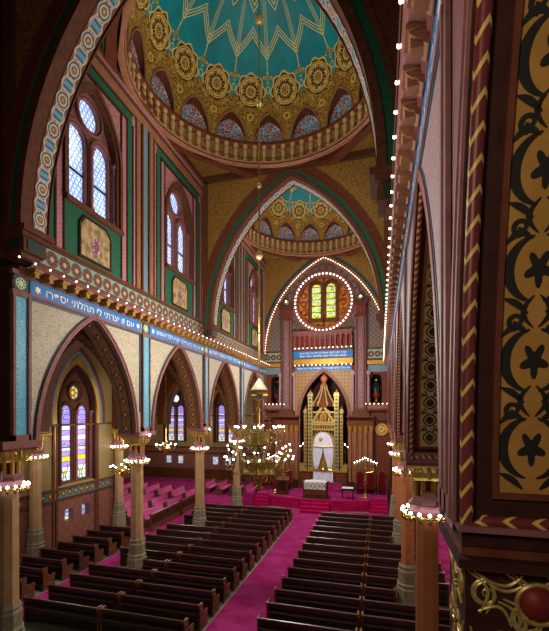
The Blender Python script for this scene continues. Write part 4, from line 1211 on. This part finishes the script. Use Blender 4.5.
cl = [
    ((WL - .35, K[0]), 'L', 'tan column cut off by the left picture edge under the near blue pilaster'),
    ((WL - .35, K[1]), 'L', 'tan octagonal column between the first and second full arches of the left arcade'),
    ((WL - .35, K[2]), 'L', 'tan octagonal column between the second and third full arches of the left arcade'),
    ((WL - .35, K[3]), 'L', 'tan octagonal column nearest the platform in the left arcade'),
    ((WR + .4, K[0]), 'R', 'orange octagonal column nearest the viewer in the right arcade'),
    ((WR + .4, K[1]), 'R', 'second orange octagonal column from the viewer in the right arcade'),
    ((WR + .4, K[2]), 'R', 'third orange octagonal column from the viewer in the right arcade'),
    ((WR + .4, K[3]), 'R', 'orange octagonal column nearest the ark in the right arcade'),
    ((-15.12, K[1]), 'L', 'slim tan column on the outer left wall, nearer side of stained glass'),
    ((-15.12, K[2]), 'L', 'slim tan column on the outer left wall, far side of stained glass'),
]
for i, ((x, y), s, lab) in enumerate(cl):
    src = colL if s == 'L' else colR
    if i == 0 or i == 4: c = src; c.location = (x, y, FZ); c['label'] = lab
    else: c = dup(src, (x, y, FZ), 0, lab)
    zr = 3.9
    if i == 0: r = rg; r.location = (x, y, zr); r['label'] = 'bulb ring on ' + lab.replace(' octagonal', '').replace('picture ', '').replace('slim ', '')
    else: r = dup(rg, (x, y, zr), .1 * i, 'bulb ring on ' + lab.replace(' octagonal', '').replace('picture ', '').replace('slim ', ''))
# capitals' small side lamps
for x, y, lab in ((WL + .3, K[1] - .1, 'single small bulb on a bracket at the capital of the first left arcade column'), (WL + .3, K[2] - .1, 'single small bulb on a bracket at the capital of the second left arcade column')):
    t = thing('bracket_lamp', lab, 'lamp', (x, y, 5.02))
    b = MB(); b.tube([(-.35, 0, -.1), (-.1, 0, -.14), (0, 0, -.04)], .02, 5); b.build('bracket', 'brass', t); bulb(t, (0, 0, .03), .055, 'bulb_white')

# ------------------------------------------------------------------ pews
def pew_proto(L, pad=False):
    p = thing('pew', '', 'pew', (0, 0, -60), 0)
    n0 = len(COL.objects)
    b = MB()
    for x0, x1 in ((0, L),):
        rows = []
        for x in (x0, x1): rows.append([(x, -.04, .12), (x, -.1, .98), (x, -.06, .98), (x, .0, .42), (x, .0, .12)])
        b.grid(rows, None, 0, False, True); b.face(rows[0]); b.face(rows[1])
    for i in range(3):
        x = L * (i + .5) / 3
        b.box(x - L / 6 + .06, x + L / 6 - .06, -.088, -.07, .3, .34); b.box(x - L / 6 + .06, x + L / 6 - .06, -.1, -.085, .82, .86)
    b.build('backrest', 'pewwood', p, False)
    b = MB(); b.tube([(0.02, -.085, 1.0), (L / 2, -.085, 1.0), (L - .02, -.085, 1.0)], .034, 8); b.build('top_rail', 'pewtop', p)
    b = MB(); b.box(.03, L - .03, -.02, .45, .4, .45); b.box(.03, L - .03, .36, .4, .05, .4); b.box(.03, L - .03, -.26, -.1, .72, .74); b.build('seat', 'pewwood', p, False)
    b = MB(); b.box(.05, L - .05, .0, .45, .45, .5); b.build('cushion', 'cushion', p, False)
    out = [(-.12, 0), (.48, 0), (.48, .12), (.45, .2), (.47, .5), (.5, .56), (.47, .63), (.38, .64), (.3, .6), (.2, .64), (.13, .74), (.1, .86), (.13, .94), (.1, 1.04), (.02, 1.05), (-.08, 1.06), (-.14, 1.03), (-.15, .96), (-.12, .9), (-.09, .6)]
    tre = [circ(.12 + .06 * math.cos(a), .42 + .06 * math.sin(a), .05, 8) for a in (PI / 2, PI * 7 / 6, PI * 11 / 6)]
    for x in (0, L):
        e = MB(); mp = lambda s, z, n: (x + n, s, z)
        e.prism(out, [], mp, -.03, .03)
        sd = -1 if x == 0 else 1
        for cc in ((.16, .34), (.02, .34), (.16, .2), (.02, .2), (.09, .6), (.02, .78)):
            q = circ(cc[0], cc[1], .05, 10)
            e.tube([mp(a, z, sd * .035) for a, z in q], .012, 5, 0, True)
        e.build('end_panel', 'pewend', p, False)
    if pad:
        b = MB(); b.grid([[(.05, .012, .52), (L - .05, .012, .52)], [(.05, -.035, .97), (L - .05, -.035, .97)], [(.05, -.06, .98), (L - .05, -.06, .98)]]); b.build('back_pad', 'cushion', p, False)
    for c in p.children:
        for v in c.data.vertices: v.co.z *= .83
    return p
LP = 2.84
pw = pew_proto(LP); padpew = pew_proto(LP, True); aispew = pew_proto(2.05); used = []
def place_pew(src, x, y, rz, lab, grp, z=FZ):
    if src.name not in used:
        used.append(src.name); src.location = (x, y, z); src.rotation_euler = (0, 0, rz); src['label'] = lab; src['group'] = grp; return src
    return dup(src, (x, y, z), rz, lab, grp)
DY = 1.008
shortp = pew_proto(1.0)
for i in range(15):
    y = 12.4 - 2 * DY + DY * (14 - i); o = ORD[i]
    place_pew(pw, -3.5, y, 0, 'dark pew right of the centre aisle, %s row from platform, aisle half' % o, 'pews right of the centre aisle')
    bad = any(-.62 < k - y < .95 for k in K)
    if bad:
        place_pew(shortp, -.54, y, 0, 'short pew ending at a right column, %s row from platform' % o, 'pews right of the centre aisle')
    else: place_pew(pw, -.54, y, 0, 'dark pew right of the centre aisle, %s row from platform, outer half' % o, 'pews right of the centre aisle')
for i in range(15):
    y = 10.62 + DY * (14 - i); o = ORD[i]
    place_pew(pw, -5.5 - LP, y, 0, 'dark pew left of the centre aisle, %s row from platform, aisle half' % o, 'pews left of the centre aisle')
    bad = any(-.62 < k - y < .95 for k in K)
    x0 = -5.62 - 2 * LP
    if bad: place_pew(shortp, -5.62 - LP - 1.02, y, 0, 'short pew ending at a left column, %s row from platform' % o, 'pews left of the centre aisle')
    else: place_pew(pw, x0, y, 0, 'dark pew left of the centre aisle, %s row from platform, outer half' % o, 'pews left of the centre aisle')
for i in range(9):
    place_pew(aispew, -12.6 - 2.05, 10.72 + .97 * (8 - i), 0, 'pew with carved end along the outer left wall, %s row from its front' % ORD[i], 'pews along the outer left wall')
# benches of the left arm, facing the nave, with magenta cushions
for j in range(6):
    for i in range(3):
        y = 21.2 + i * 3.1 + j * .2; x = -14.1 - 1.3 * j - .07 * (i * 3.1)
        place_pew(padpew, x, y + LP, math.radians(-86), 'magenta cushioned pew in left side arm, %s row behind slotted partition, %s in row' % (ORD[j], ORD[i]), 'cushioned pews of the left side arm')
for j in range(4):
    place_pew(padpew, -10.9 - 1.3 * j, 30.9 + LP + .2 * j, math.radians(-86), 'magenta cushioned pew near the left end of the platform, %s row from it' % ORD[j], 'cushioned pews beside the platform')
pf = thing('partition', 'slotted wooden partition before the magenta cushioned pews, nearer half', 'partition', (-12.9, 20.6, FZ), math.radians(92), 'slotted partitions')
b = MB(); b.box(0, 3.6, -.04, .04, .0, .35); b.box(0, 3.6, -.05, .05, .86, .98)
for i in range(13): b.box(.0 + i * .295, .07 + i * .295, -.035, .035, .35, .86)
b.build('panel', 'pewend', pf, False)
b = MB(); b.box(0, 3.6, .02, .035, .35, .86); b.build('backing', 'pewwood', pf, False)
for xx in (-.05, 3.6):
    b = MB(); b.box(xx, xx + .05, -.07, .07, 0, 1.04); b.build('post', 'pewend', pf, False)
dup(pf, (-13.05, 24.6, FZ), math.radians(92), 'slotted wooden partition before the magenta cushioned pews, farther half')
# ------------------------------------------------------------------ platform
pt = thing('platform', 'magenta carpeted platform with steps in front of the ark', 'platform', (0, 0, 0))
b = MB(); f = lambda s, z, n: (s, z, n)
out = [(-9.3, 32.6), (-9.3, 29.4), (-8.1, 29.4), (-8.1, 28.75), (-6.2, 28.35), (-5.5, 28.25), (-5.5, 28.2), (-3.4, 28.2), (-3.4, 28.25), (-2.6, 28.35), (-.8, 28.75), (-.8, 29.4), (.45, 29.4), (.45, 32.6)]
b.prism(out, [], f, FZ, PZ, 0, 1); b.build('deck', ['carpet', 'carpet_red'], pt, False)
for i in range(3):
    b = MB(); z1 = PZ - .19 * (i + 1); y1 = 28.2 - .34 * i
    b.mbox(lambda s, z, n: (s, n, z), -5.45, -3.45, FZ, z1, y1 - .34, y1); b.build('step', 'carpet_red', pt, False)
for x0, x1 in ((-9.3, -8.1), (-.8, .45)):
    for i in range(3):
        b = MB(); z1 = PZ - .19 * (i + 1); y1 = 29.4 - .34 * i
        b.mbox(lambda s, z, n: (s, n, z), x0, x1, FZ, z1, y1 - .34, y1); b.build('step', 'carpet_red', pt, False)
b = MB(); b.box(-9.9, -9.35, 28.4, 29.6, FZ, FZ + .9); 
tag(b.build('pedestal', 'carpet', None, False), 'magenta covered block beside the left platform steps', 'block')
# reading table with lace cover
t = thing('reading_table', 'dark reading table under a white lace cover at the front edge of the platform', 'table', (-4.55, 28.75, PZ))
b = MB(); b.box(-.92, .92, -.34, .34, 0, .12); b.box(-.86, .86, -.3, .3, .12, 1.12); b.box(-.95, .95, -.38, .38, 1.12, 1.2); b.build('body', 'wood', t, False)
b = MB()
for i in range(3): b.box(-.78 + i * .54, -.3 + i * .54, -.33, -.29, .3, .75)
b.build('carved_panel', 'pewend', t, False)
c = thing('table_cover', 'white lace edged cloth hanging over the front of the reading table', 'tablecloth', (-4.55, 28.75, PZ))
b = MB(); b.box(-.78, .78, -.4, .4, 1.2, 1.23); b.build('top', 'cloth_white', c, False)
n = 60; rows = []
for z in (1.225, .72): rows.append([(-.78 + 1.56 * i / n, -.4 - (.012 * math.sin(i * .9) + .012) * (1.25 - z) * 2, z + (-.03 * abs(math.sin(i * PI / 6)) if z < 1 else 0)) for i in range(n + 1)])
b = MB(); b.grid(rows, lambda i, j: (1.56 * j / n, .5 * (1 - i))); b.build('lace_front', 'lace_cloth', c)
b = MB(); b.box(-.4, .4, -.22, .22, 1.23, 1.29); tag(b.build('book', 'cloth_white', None, False), 'flat white book lying on the lace covered reading table', 'book').location = (-4.55, 28.75, PZ)
# lectern
t = thing('lectern', 'dark wooden lectern on the platform left of the reading table', 'lectern', (-7.2, 29.6, PZ))
b = MB(); b.box(-.45, .45, -.28, .28, 0, .12); b.box(-.4, .4, -.24, .24, .12, 1.1); b.build('body', 'wood', t, False)
b = MB(); b.grid([[(-.48, -.32, 1.1), (.48, -.32, 1.1)], [(-.48, .3, 1.32), (.48, .3, 1.32)], [(-.48, .3, 1.1), (.48, .3, 1.1)], [(-.48, -.32, 1.06), (.48, -.32, 1.06)]], None, 0, True); b.build('sloped_top', 'pewend', t, False)
b = MB(); b.box(-.3, .3, -.26, -.24, .3, .95); b.build('panel', 'pewwood', t, False)
b = MB(); b.tube([(.1, -.1, 1.15), (.1, -.15, 1.4), (.1, -.22, 1.5)], .012, 5); b.build('microphone', 'black', t)
# small table
t = thing('side_table', 'small dark side table with white top on the platform right of the reading table', 'table', (-2.3, 29.15, PZ))
b = MB(); b.box(-.4, .4, -.28, .28, .76, .8); b.build('tabletop', 'cloth_white', t, False)
b = MB(); b.box(-.38, .38, -.26, .26, .66, .76); b.build('apron', 'black', t, False)
for sx in (-.36, .36):
    for sy in (-.24, .24):
        b = MB(); b.box(sx - .025, sx + .025, sy - .025, sy + .025, 0, .66); b.build('leg', 'black', t, False)
# chairs
def chair(x, y, lab):
    t = thing('throne_chair', lab, 'chair', (x, y, PZ), 0, 'red velvet chairs on the platform')
    b = MB(); b.box(-.34, .34, -.32, .3, .36, .5); b.build('seat', 'red_velvet', t, False)
    A = Arch(0, .34, 1.35, 1.85); p = A.pts(0, 6)
    b = MB(); b.prism([(-.34, .5)] + p + [(.34, .5)], [], lambda s, z, n: (s, .3 - n, z), -.08, 0); b.build('backrest_frame', 'pewend', t, False)
    A = Arch(0, .26, 1.3, 1.7); p = A.pts(0, 6)
    b = MB(); b.prism([(-.26, .55)] + p + [(.26, .55)], [], lambda s, z, n: (s, .3 - n, z), 0, .05); b.build('back_pad', 'red_velvet', t, False)
    for sx in (-.32, .32):
        b = MB(); b.box(sx - .04, sx + .04, -.3, .28, .68, .74); b.box(sx - .035, sx + .035, -.3, -.24, .5, .68); b.build('armrest', 'pewend', t, False)
        for sy in (-.27, .27):
            b = MB(); b.box(sx - .035, sx + .035, sy - .035, sy + .035, 0, .36); b.build('leg', 'pewend', t, False)
for x, lab in ((-8.95, 'red velvet high-backed chair left of the ark, outermost against the left corner'), (-8.1, 'red velvet high-backed chair left of the ark, middle one of three'), (-7.2, 'red velvet high-backed chair left of the ark, closest to the ark'), (-1.55, 'red velvet high-backed chair right of the ark, closest to the ark'), (-.75, 'red velvet high-backed chair right of the ark, middle one of three'), (.08, 'red velvet high-backed chair right of the ark, outermost')):
    chair(x, 31.35, lab)
# floor candelabra
def candelabrum(x, y, lab, H=2.6, n=9, w=.75, grp=None, z=PZ, small=False):
    t = thing('candelabra', lab, 'candelabra', (x, y, z), 0, grp)
    k = .4 if small else 1
    b = MB(); b.lathe([(.3 * k, 0), (.28 * k, .06 * k), (.1 * k, .14 * k), (.06 * k, .25 * k)], (0, 0, 0), 12); b.build('base', 'brass', t)
    b = MB(); b.lathe([(.035 * k, .1 * k), (.035 * k, H * .4), (.07 * k, H * .42), (.035 * k, H * .45), (.035 * k, H * .7), (.06 * k, H * .72), (.03 * k, H * .75), (.02, H * .84)], (0, 0, 0), 10); b.build('stem', 'brass', t)
    for i in range(n):
        q = (i - (n - 1) / 2) / max(1, (n - 1) / 2); X = q * w; zt = H - abs(q) * H * .13
        b = MB()
        if abs(q) > .01: b.tube([(0, 0, H * .62), (X * .6, 0, H * .64), (X, 0, H * .72), (X, 0, zt - .22 * k)], .018 if not small else .012, 5)
        b.lathe([(.05 * k, -.04), (.05 * k, 0), (.02, .01)], (X, 0, zt - .2 * k), 8); b.build('branch', 'brass', t)
        b = MB(); b.lathe([(.022, zt - .2 * k), (.022, zt - .03)], (X, 0, 0), 6); b.build('candle', 'cloth_white', t)
        bulb(t, (X, 0, zt + .02), .036, 'bulb_white')
candelabrum(-1.1, 30.1, 'tall brass floor candelabra with candle bulbs on the platform right of the side table', 2.85, 9, .78, 'floor candelabra')
candelabrum(-7.95, 30.1, 'tall brass floor candelabra with candle bulbs on the platform left of the lectern', 2.85, 9, .78, 'floor candelabra')
# ------------------------------------------------------------------ ark
YA = 32.35
ark = thing('holy_ark', 'gilded gothic ark with turrets and red ribbed crown inside the pointed niche', 'ark', (XM, YA, PZ))
za = lambda z: z - PZ
mk = lambda s, z, n: (s, -n, za(z))
b = MB(); b.mbox(mk, -1.9, 1.9, PZ, 1.2, -.9, .1); b.build('base_cabinet', 'wood', ark, False)
for s0, s1 in ((-1.8, -1.0), (1.0, 1.8)):
    b = MB(); b.mbox(mk, s0, s1, .0, 1.05, .1, .14)
    for i in range(4): b.mbox(mk, s0 + .06 + i * .19, s0 + .16 + i * .19, .08, .95, .13, .17)
    b.build('base_panel', 'red_brown', ark, False)
b = MB(); b.mbox(mk, -1.92, 1.92, 1.2, 1.34, -.95, .16); b.build('cornice', 'gold', ark, False)
for sg in (-1, 1):
    b = MB(); b.mbox(mk, sg * 1.72 - .2, sg * 1.72 + .2, 1.34, 1.74, -.5, .12); b.mbox(mk, sg * 1.72 - .24, sg * 1.72 + .24, 1.74, 1.8, -.54, .15); b.build('side_block', 'gilt', ark, False)
b = MB(); b.mbox(mk, -1.3, 1.3, 1.3, 6.0, -.9, -.25); b.build('body', 'wood', ark, False)
def post(s, w, z0, z1, nm='turret'):
    b = MB(); b.mbox(mk, s - w / 2, s + w / 2, z0, z1, -.35, .05)
    n = int((z1 - z0) / .3)
    for i in range(n):
        z = z0 + .12 + i * .3
        b.mbox(mk, s - w / 2 - .03, s + w / 2 + .03, z, z + .06, -.38, .08)
    b.mbox(mk, s - w / 2 - .07, s + w / 2 + .07, z1 - .12, z1, -.4, .12)
    for dx in (-1, 0, 1): b.mbox(mk, s + dx * w * .42 - .035, s + dx * w * .42 + .035, z1, z1 + .14, -.3, .1)
    b.lathe([(w * .36, 0), (w * .3, .2), (w * .12, .3), (.02, .42)], mk(s, z1, -.12), 8)
    b.build(nm, 'gilt', ark, False)
    d = MB()
    for i in range(n): d.mbox(mk, s - w * .28, s + w * .28, z0 + .2 + i * .3, z0 + .36 + i * .3, .05, .056)
    d.build(nm + '_panel', 'teal_dark' if i % 2 else 'red_paint', ark, False)
for s in (-1.06, 1.06): post(s, .34, 1.34, 7.45)
for s in (-1.46, 1.46): post(s, .2, 1.34, 6.1, 'buttress')
b = MB()                                # gable and galleries
b.prism([(-.98, 5.15), (.98, 5.15), (0, 6.75)], [[(-.72, 5.27), (.72, 5.27), (0, 6.45)]], mk, -.15, .06)
b.mbox(mk, -.98, .98, 4.95, 5.13, -.2, .1); b.mbox(mk, -.98, .98, 4.55, 4.68, -.2, .08)
b.mbox(mk, -.92, .92, 5.95, 6.08, -.2, -.02); b.mbox(mk, -.92, .92, 6.5, 6.62, -.25, -.05)
for i in range(10): b.mbox(mk, -.9 + i * .195, -.83 + i * .195, 4.68, 4.95, -.1, .06)
for sg in (-1, 1):
    for i in range(6): b.ball(mk(sg * (.15 + .14 * i), 6.62 - .245 * i, 0), .06, 6)
b.ball(mk(0, 6.85, 0), .1, 8); b.build('gable', 'gilt', ark, False)
b = MB(); b.prism([(-.7, 5.28), (.7, 5.28), (0, 6.42)], [], mk, -.2, -.1); b.mbox(mk, -.9, .9, 4.66, 4.96, -.3, -.12); b.build('gable_field', 'red_brown', ark, False)
b = MB(); ringband(b, mk, 0, 5.65, .16, .26, -.1, .05, 0, 20); ringband(b, mk, 0, 5.65, .04, .1, -.1, .05, 0, 12)
for i in range(5): b.mbox(mk, -.55 + i * .25, -.5 + i * .25, 5.28, 5.45, -.1, .03)
b.build('gable_tracery', 'gold', ark, False)
b = MB()                                # round arch over the curtain
def rarch(r): return [(-r, 1.34)] + [(-r * math.cos(PI * i / 14), 3.55 + r * math.sin(PI * i / 14)) for i in range(15)] + [(r, 1.34)]
for r0, r1, n1 in ((.72, .8, .06), (.84, .9, .1)):
    A_, B_ = rarch(r0), rarch(r1)
    b.grid([[mk(x, z, -.2) for x, z in A_], [mk(x, z, n1) for x, z in A_], [mk(x, z, n1) for x, z in B_], [mk(x, z, -.2) for x, z in B_]])
for i in range(17):
    a = PI * i / 16; b.ball(mk(-.86 * math.cos(a), 3.55 + .86 * math.sin(a), .08), .045, 6)
b.build('door_arch', 'gilt', ark)
b = MB(); b.mbox(mk, -.72, .72, 1.34, 4.2, -.28, -.22); b.build('door', 'gold', ark, False)
b = MB()
for i in range(9):
    b.mbox(mk, -.9 + i * .22, -.86 + i * .22, 4.2, 4.55, -.2, .02)
for sg in (-1, 1):
    for i in range(9):
        z = 1.5 + i * .3; b.mbox(mk, sg * .8 - .1, sg * .8 + .1, z, z + .05, -.2, .04); b.ball(mk(sg * .8, z + .17, .0), .05, 6)
    for i in range(4): b.lathe([(.05, 0), (.05, .25), (.02, .35), (.001, .45)], mk(sg * (.2 + .24 * i), 5.15, -.05), 6)
b.build('open_tracery', 'gilt', ark)
b = MB(); b.lathe([(.88, 0), (.9, .12), (.7, .5), (.42, 1.0), (.25, 1.4), (.2, 1.7)], mk(0, 6.5, -.5), 16); b.build('crown', 'red_brown', ark)
b = MB()
for i in range(8):
    a = 2 * PI * i / 8 + PI / 8
    b.tube([mk(r * math.cos(a), 6.5 + z, -.5 + r * math.sin(a)) for r, z in ((.92, 0), (.94, .14), (.73, .5), (.45, 1.0), (.27, 1.4), (.22, 1.7))], .05, 6)
    b.ball(mk(.95 * math.cos(a), 6.75, -.5 + .95 * math.sin(a)), .09, 8)
b.build('crown_rib', 'pale_gold', ark)
b = MB(); b.lathe([(.3, 1.7), (.34, 1.78), (.2, 1.86), (.14, 2.0), (.2, 2.1), (.3, 2.25), (.28, 2.42), (.1, 2.6), (.03, 2.72)], mk(0, 6.45, -.5), 14); b.build('finial', 'column_orange', ark)
cu = thing('ark_curtain', 'white parted curtain hanging in the door of the gilded ark', 'curtain', (XM, YA, PZ))
def drape(outl, nm, amp=.035, fr=26):
    b = MB(); n = 26; rows = []
    for z, x0, x1 in outl:
        rows.append([mk(x0 + (x1 - x0) * i / n, z, .12 + amp * math.sin(fr * i / n * 1.6 + z)) for i in range(n + 1)])
    b.grid(rows); b.build(nm, 'cloth_white', cu)
    return b
for sg in (-1, 1):
    drape([(3.3, sg * .82, sg * .0), (2.8, sg * .82, sg * .05), (2.2, sg * .8, sg * .2), (1.7, sg * .74, sg * .34), (1.35, sg * .66, sg * .44), (1.1, sg * .68, sg * .42), (.55, sg * .78, sg * .04)], 'drape')
    b = MB(); b.tube([mk(sg * .76, 1.4, .17), mk(sg * .55, 1.36, .2), mk(sg * .4, 1.42, .17)], .04, 6); b.build('tieback', 'brass', cu)
b = MB(); q = [(.74 * math.cos(PI * i / 16), 3.5 + .9 * math.sin(PI * i / 16)) for i in range(17)]
b.prism([(-.84, 3.2), (.84, 3.2)] + q, [], mk, .02, .1); b.build('valance', 'cloth_white', cu, False)
drape([(1.25, -.78, .78), (.9, -.8, .8), (.35, -.82, .82)], 'lower_curtain', .03, 40)
b = MB(); b.tube([mk(-.86, 3.28, .2), mk(0, 3.22, .22), mk(.86, 3.28, .2)], .04, 6); b.ball(mk(-.2, 3.85, .12), .16, 10); b.build('ornament', 'pale_gold', cu)
b = MB(); b.lathe([(.3, 0), (.26, .15), (.08, .3), (.05, .6), (.03, .8)], mk(0, 1.36, .02), 10); b.build('stand', 'brass', cu)
t = thing('ark_steps', 'small magenta carpeted steps at the foot of the ark curtain', 'steps', (XM + .9, YA, PZ))
for i in range(3):
    b = MB(); b.box(-1.5 + i * .0, .6, -1.0 + .3 * i, -.12, .2 * i, .2 * (i + 1)); b.build('step', 'carpet', t, False)
for sg, side in ((-1, 'left'), (1, 'right')):
    candelabrum(XM + sg * 1.72, YA + .3, 'small candelabra with a cluster of bulbs standing on the %s end of the ark base' % side, 1.6, 3, .2, 'ark candelabra', 1.8, True)
# star medallion right of the right pier
t = thing('medallion', 'round gold rosette medallion on the wall right of the ark pier', 'medallion', mE(.05, 4.65, .0))
b = MB(); ringband(b, lambda s, z, n: (s, -n, z), 0, 0, .36, .48, 0, .12, 0, 28); b.prism(circ(0, 0, .42, 24), [], lambda s, z, n: (s, -n, z), 0, .05); b.build('disc', 'gold', t)
b = MB()
for i in range(6): a = 2 * PI * i / 6; b.ball((.17 * math.cos(a), -.08, .17 * math.sin(a)), .09, 8)
b.build('petal', 'pale_gold', t)

# ------------------------------------------------------------------ hanging chandeliers
ch = thing('chandelier', 'great two-tiered brass chandelier hanging on a long rod from the near dome', 'chandelier', (XM, K[1], 0))
b = MB(); b.tube([(0, 0, 23.9), (0, 0, 12), (0, 0, 3.5)], .03, 8); b.build('rod', 'brass', ch)
for z, r in ((21.06, .17), (17.8, .1), (14.67, .09), (12.0, .14)):
    b = MB(); b.ball((0, 0, z), r, 12, 0, 1.25); b.build('rod_knob', 'pale_gold', ch)
b = MB(); b.lathe([(.02, 7.3), (.08, 7.2), (.3, 6.9), (.34, 6.82), (.3, 6.78)], (0, 0, 0), 8); b.lathe([(.32, 6.78), (.3, 6.5), (.1, 6.45)], (0, 0, 0), 8); b.build('canopy', 'stone_base', ch)
b = MB(); b.lathe([(.33, 6.6), (.35, 6.68), (.33, 6.76)], (0, 0, 0), 8); b.build('canopy_band', 'brass', ch)
def tier(z0, rb, ra, na, per, zl, nm):
    b = MB(); b.lathe([(rb, z0), (rb * 1.08, z0 + .05), (rb, z0 + .12), (rb, z0 + .42), (rb * 1.1, z0 + .5), (rb * .98, z0 + .5), (rb * .92, z0 + .1), (rb * .5, z0 - .12), (.04, z0 - .3)], (0, 0, 0), 12)
    for i in range(12):
        a = 2 * PI * i / 12; b.lathe([(.01, -.2), (.04, -.1), (.02, 0)], (rb * math.cos(a), rb * math.sin(a), z0), 6); b.ball((rb * 1.05 * math.cos(a), rb * 1.05 * math.sin(a), z0 + .55), .05, 6)
    b.build(nm + '_crown', 'chandelier_brass', ch)
    for i in range(na):
        b = MB()
        a = 2 * PI * (i + .3) / na; ca, sa = math.cos(a), math.sin(a)
        b.tube([(r * ca, r * sa, z) for r, z in ((rb, z0 + .3), (rb + (ra - rb) * .4, z0 + .05), (ra * .95, zl - .42), (ra, zl - .25))], .022, 5)
        b.tube([((rb + (ra - rb) * (.5 + .22 * math.cos(q))) * ca, (rb + (ra - rb) * (.5 + .22 * math.cos(q))) * sa, z0 + .12 + .16 * math.sin(q)) for q in [i_ * .5 for i_ in range(12)]], .012, 4)
        b.build(nm + '_arm', 'chandelier_brass', ch)
    bl = []
    for i in range(na):
        a = 2 * PI * (i + .3) / na
        for j in range(per):
            da = (j - (per - 1) / 2) * .17 * 1.2 / ra; rr = ra - (.12 if j % 2 else 0); zz = zl + ([0, .3, .05, .5][j % 4] if per > 2 else .0)
            x, y = rr * math.cos(a + da), rr * math.sin(a + da)
            b = MB(); b.lathe([(.012, -.3 - (zz - zl)), (.045, -.2), (.05, -.16), (.022, -.15), (.022, -.03)], (x, y, zz), 6)
            bl.append((x, y, zz + .03)); b.build(nm + '_candle', 'chandelier_brass', ch)
    for p in bl: bulb(ch, p, .031, 'bulb_white')
tier(4.72, .42, .95, 8, 2, 5.4, 'upper'); tier(3.62, .62, 1.32, 8, 4, 4.2, 'lower')
b = MB(); b.lathe([(.04, 3.3), (.2, 3.45), (.08, 3.6)], (0, 0, 0), 10); b.lathe([(.02, 2.95), (.1, 3.02), (.16, 3.1), (.05, 3.2), (.06, 3.4)], (0, 0, 0), 10)
for i in range(6): a = 2 * PI * i / 6; b.tube([(.5 * math.cos(a), .5 * math.sin(a), 3.6), (.4 * math.cos(a), .4 * math.sin(a), 3.3), (.15 * math.cos(a), .15 * math.sin(a), 3.3), (.05, 0, 3.45)], .02, 5)
b.build('finial', 'brass', ch)
for sx in (-1, 1):
    b = MB(); b.tube([(0, 0, 6.2), (sx * .4, 0, 5.7), (sx * .5, 0, 5.2)], .01, 4); b.build('stay', 'brass', ch)
def small_ch(x, y, z, lab, ztop=9.6, r=.62):
    t = thing('aisle_chandelier', lab, 'chandelier', (x, y, z), 0, 'aisle chandeliers')
    b = MB(); b.tube([(0, 0, ztop - z), (0, 0, 1), (0, 0, -.5)], .02, 6); b.build('rod', 'brass', t)
    b = MB(); b.lathe([(.03, -.6), (.12, -.5), (.26, -.35), (.3, -.2), (.1, -.1), (.04, .1), (.1, .2), (.03, .3)], (0, 0, 0), 12); b.build('body', 'brass', t)
    for i in range(8):
        a = 2 * PI * i / 8; ca, sa = math.cos(a), math.sin(a)
        b = MB(); b.tube([(q * ca, q * sa, zz) for q, zz in ((.2, -.25), (r * .6, -.35), (r, -.2), (r, -.06))], .018, 5); b.lathe([(.02, -.1), (.05, -.06), (.02, -.02)], (r * ca, r * sa, 0), 6); b.build('arm', 'brass', t)
        bulb(t, (r * ca, r * sa, .02), .036, 'bulb_white')
small_ch(-13.1, 22.6, 3.95, 'brass chandelier hanging inside the second full arch on the left')
small_ch(-12.6, 17.6, 3.25, 'brass chandelier half hidden behind the first left arcade column')

# ------------------------------------------------------------------ light
wd = bpy.data.worlds.new('world'); SC.world = wd; wd.use_nodes = True
wd.node_tree.nodes['Background'].inputs[0].default_value = (.5, .55, .7, 1); wd.node_tree.nodes['Background'].inputs[1].default_value = .2
def point(n, loc, e, col=(1, .82, .62), r=.3):
    l = bpy.data.lights.new(n, 'POINT'); l.energy = e; l.color = col; l.shadow_soft_size = r
    o = bpy.data.objects.new(n, l); COL.objects.link(o); o.location = loc; return o
def area(n, loc, rot, sx, sy, e, col):
    l = bpy.data.lights.new(n, 'AREA'); l.shape = 'RECTANGLE'; l.size = sx; l.size_y = sy; l.energy = e; l.color = col
    o = bpy.data.objects.new(n, l); COL.objects.link(o); o.location = loc; o.rotation_euler = rot; return o
W = (1, .9, .8)
for y, e in ((K[1], 1400), (K[3], 1100)):
    point('nave_fill', (XM, y, 9.0), e, W, .6)  # added fill high above the chandelier; the farther one has no chandelier at all
    for sx in (-1, 1): point('dome_fill', (XM + sx * 2.2, y, 17.6), 95, (1, .88, .7), .5)  # added unseen points that brighten the domes, no lamps there
for x, y in ((-12.8, 17.6), (-12.8, 11.5), (-12.9, 23.0), (-16, 30), (-20, 33), (-14, 33)): point('aisle_fill', (x, y, 4.6), 180, W, .5)  # unseen fill added for the left aisle and arm, beyond its two chandeliers
for y in (12, 18, 24): point('right_aisle_fill', (3.4, y, 5.5), 200, W, .5)  # unseen fill points, not tied to any lamp
point('platform_fill', (XM, 26.0, 9.0), 420, (1, .82, .7), .5)  # unseen fill above the platform, no lamp hangs there
point('loft_fill', (-1.3, -.6, 7.4), 210, (1, .84, .7), .5)  # unseen fill added behind the viewer to brighten the near right pier
point('loft_fill', (-1.6, 5.2, 8.6), 130, (1, .82, .72), .6)  # second added fill, brightens the near right wall
SC.view_settings.view_transform = 'Standard'; SC.view_settings.look = 'None'; SC.view_settings.gamma = 1; SC.view_settings.exposure = 0.3
SC.view_settings.use_curve_mapping = False
SC.cycles.use_denoising = True; SC.cycles.max_bounces = 5; SC.cycles.diffuse_bounces = 3; SC.cycles.sample_clamp_indirect = 4
SC.cycles.use_light_tree = True
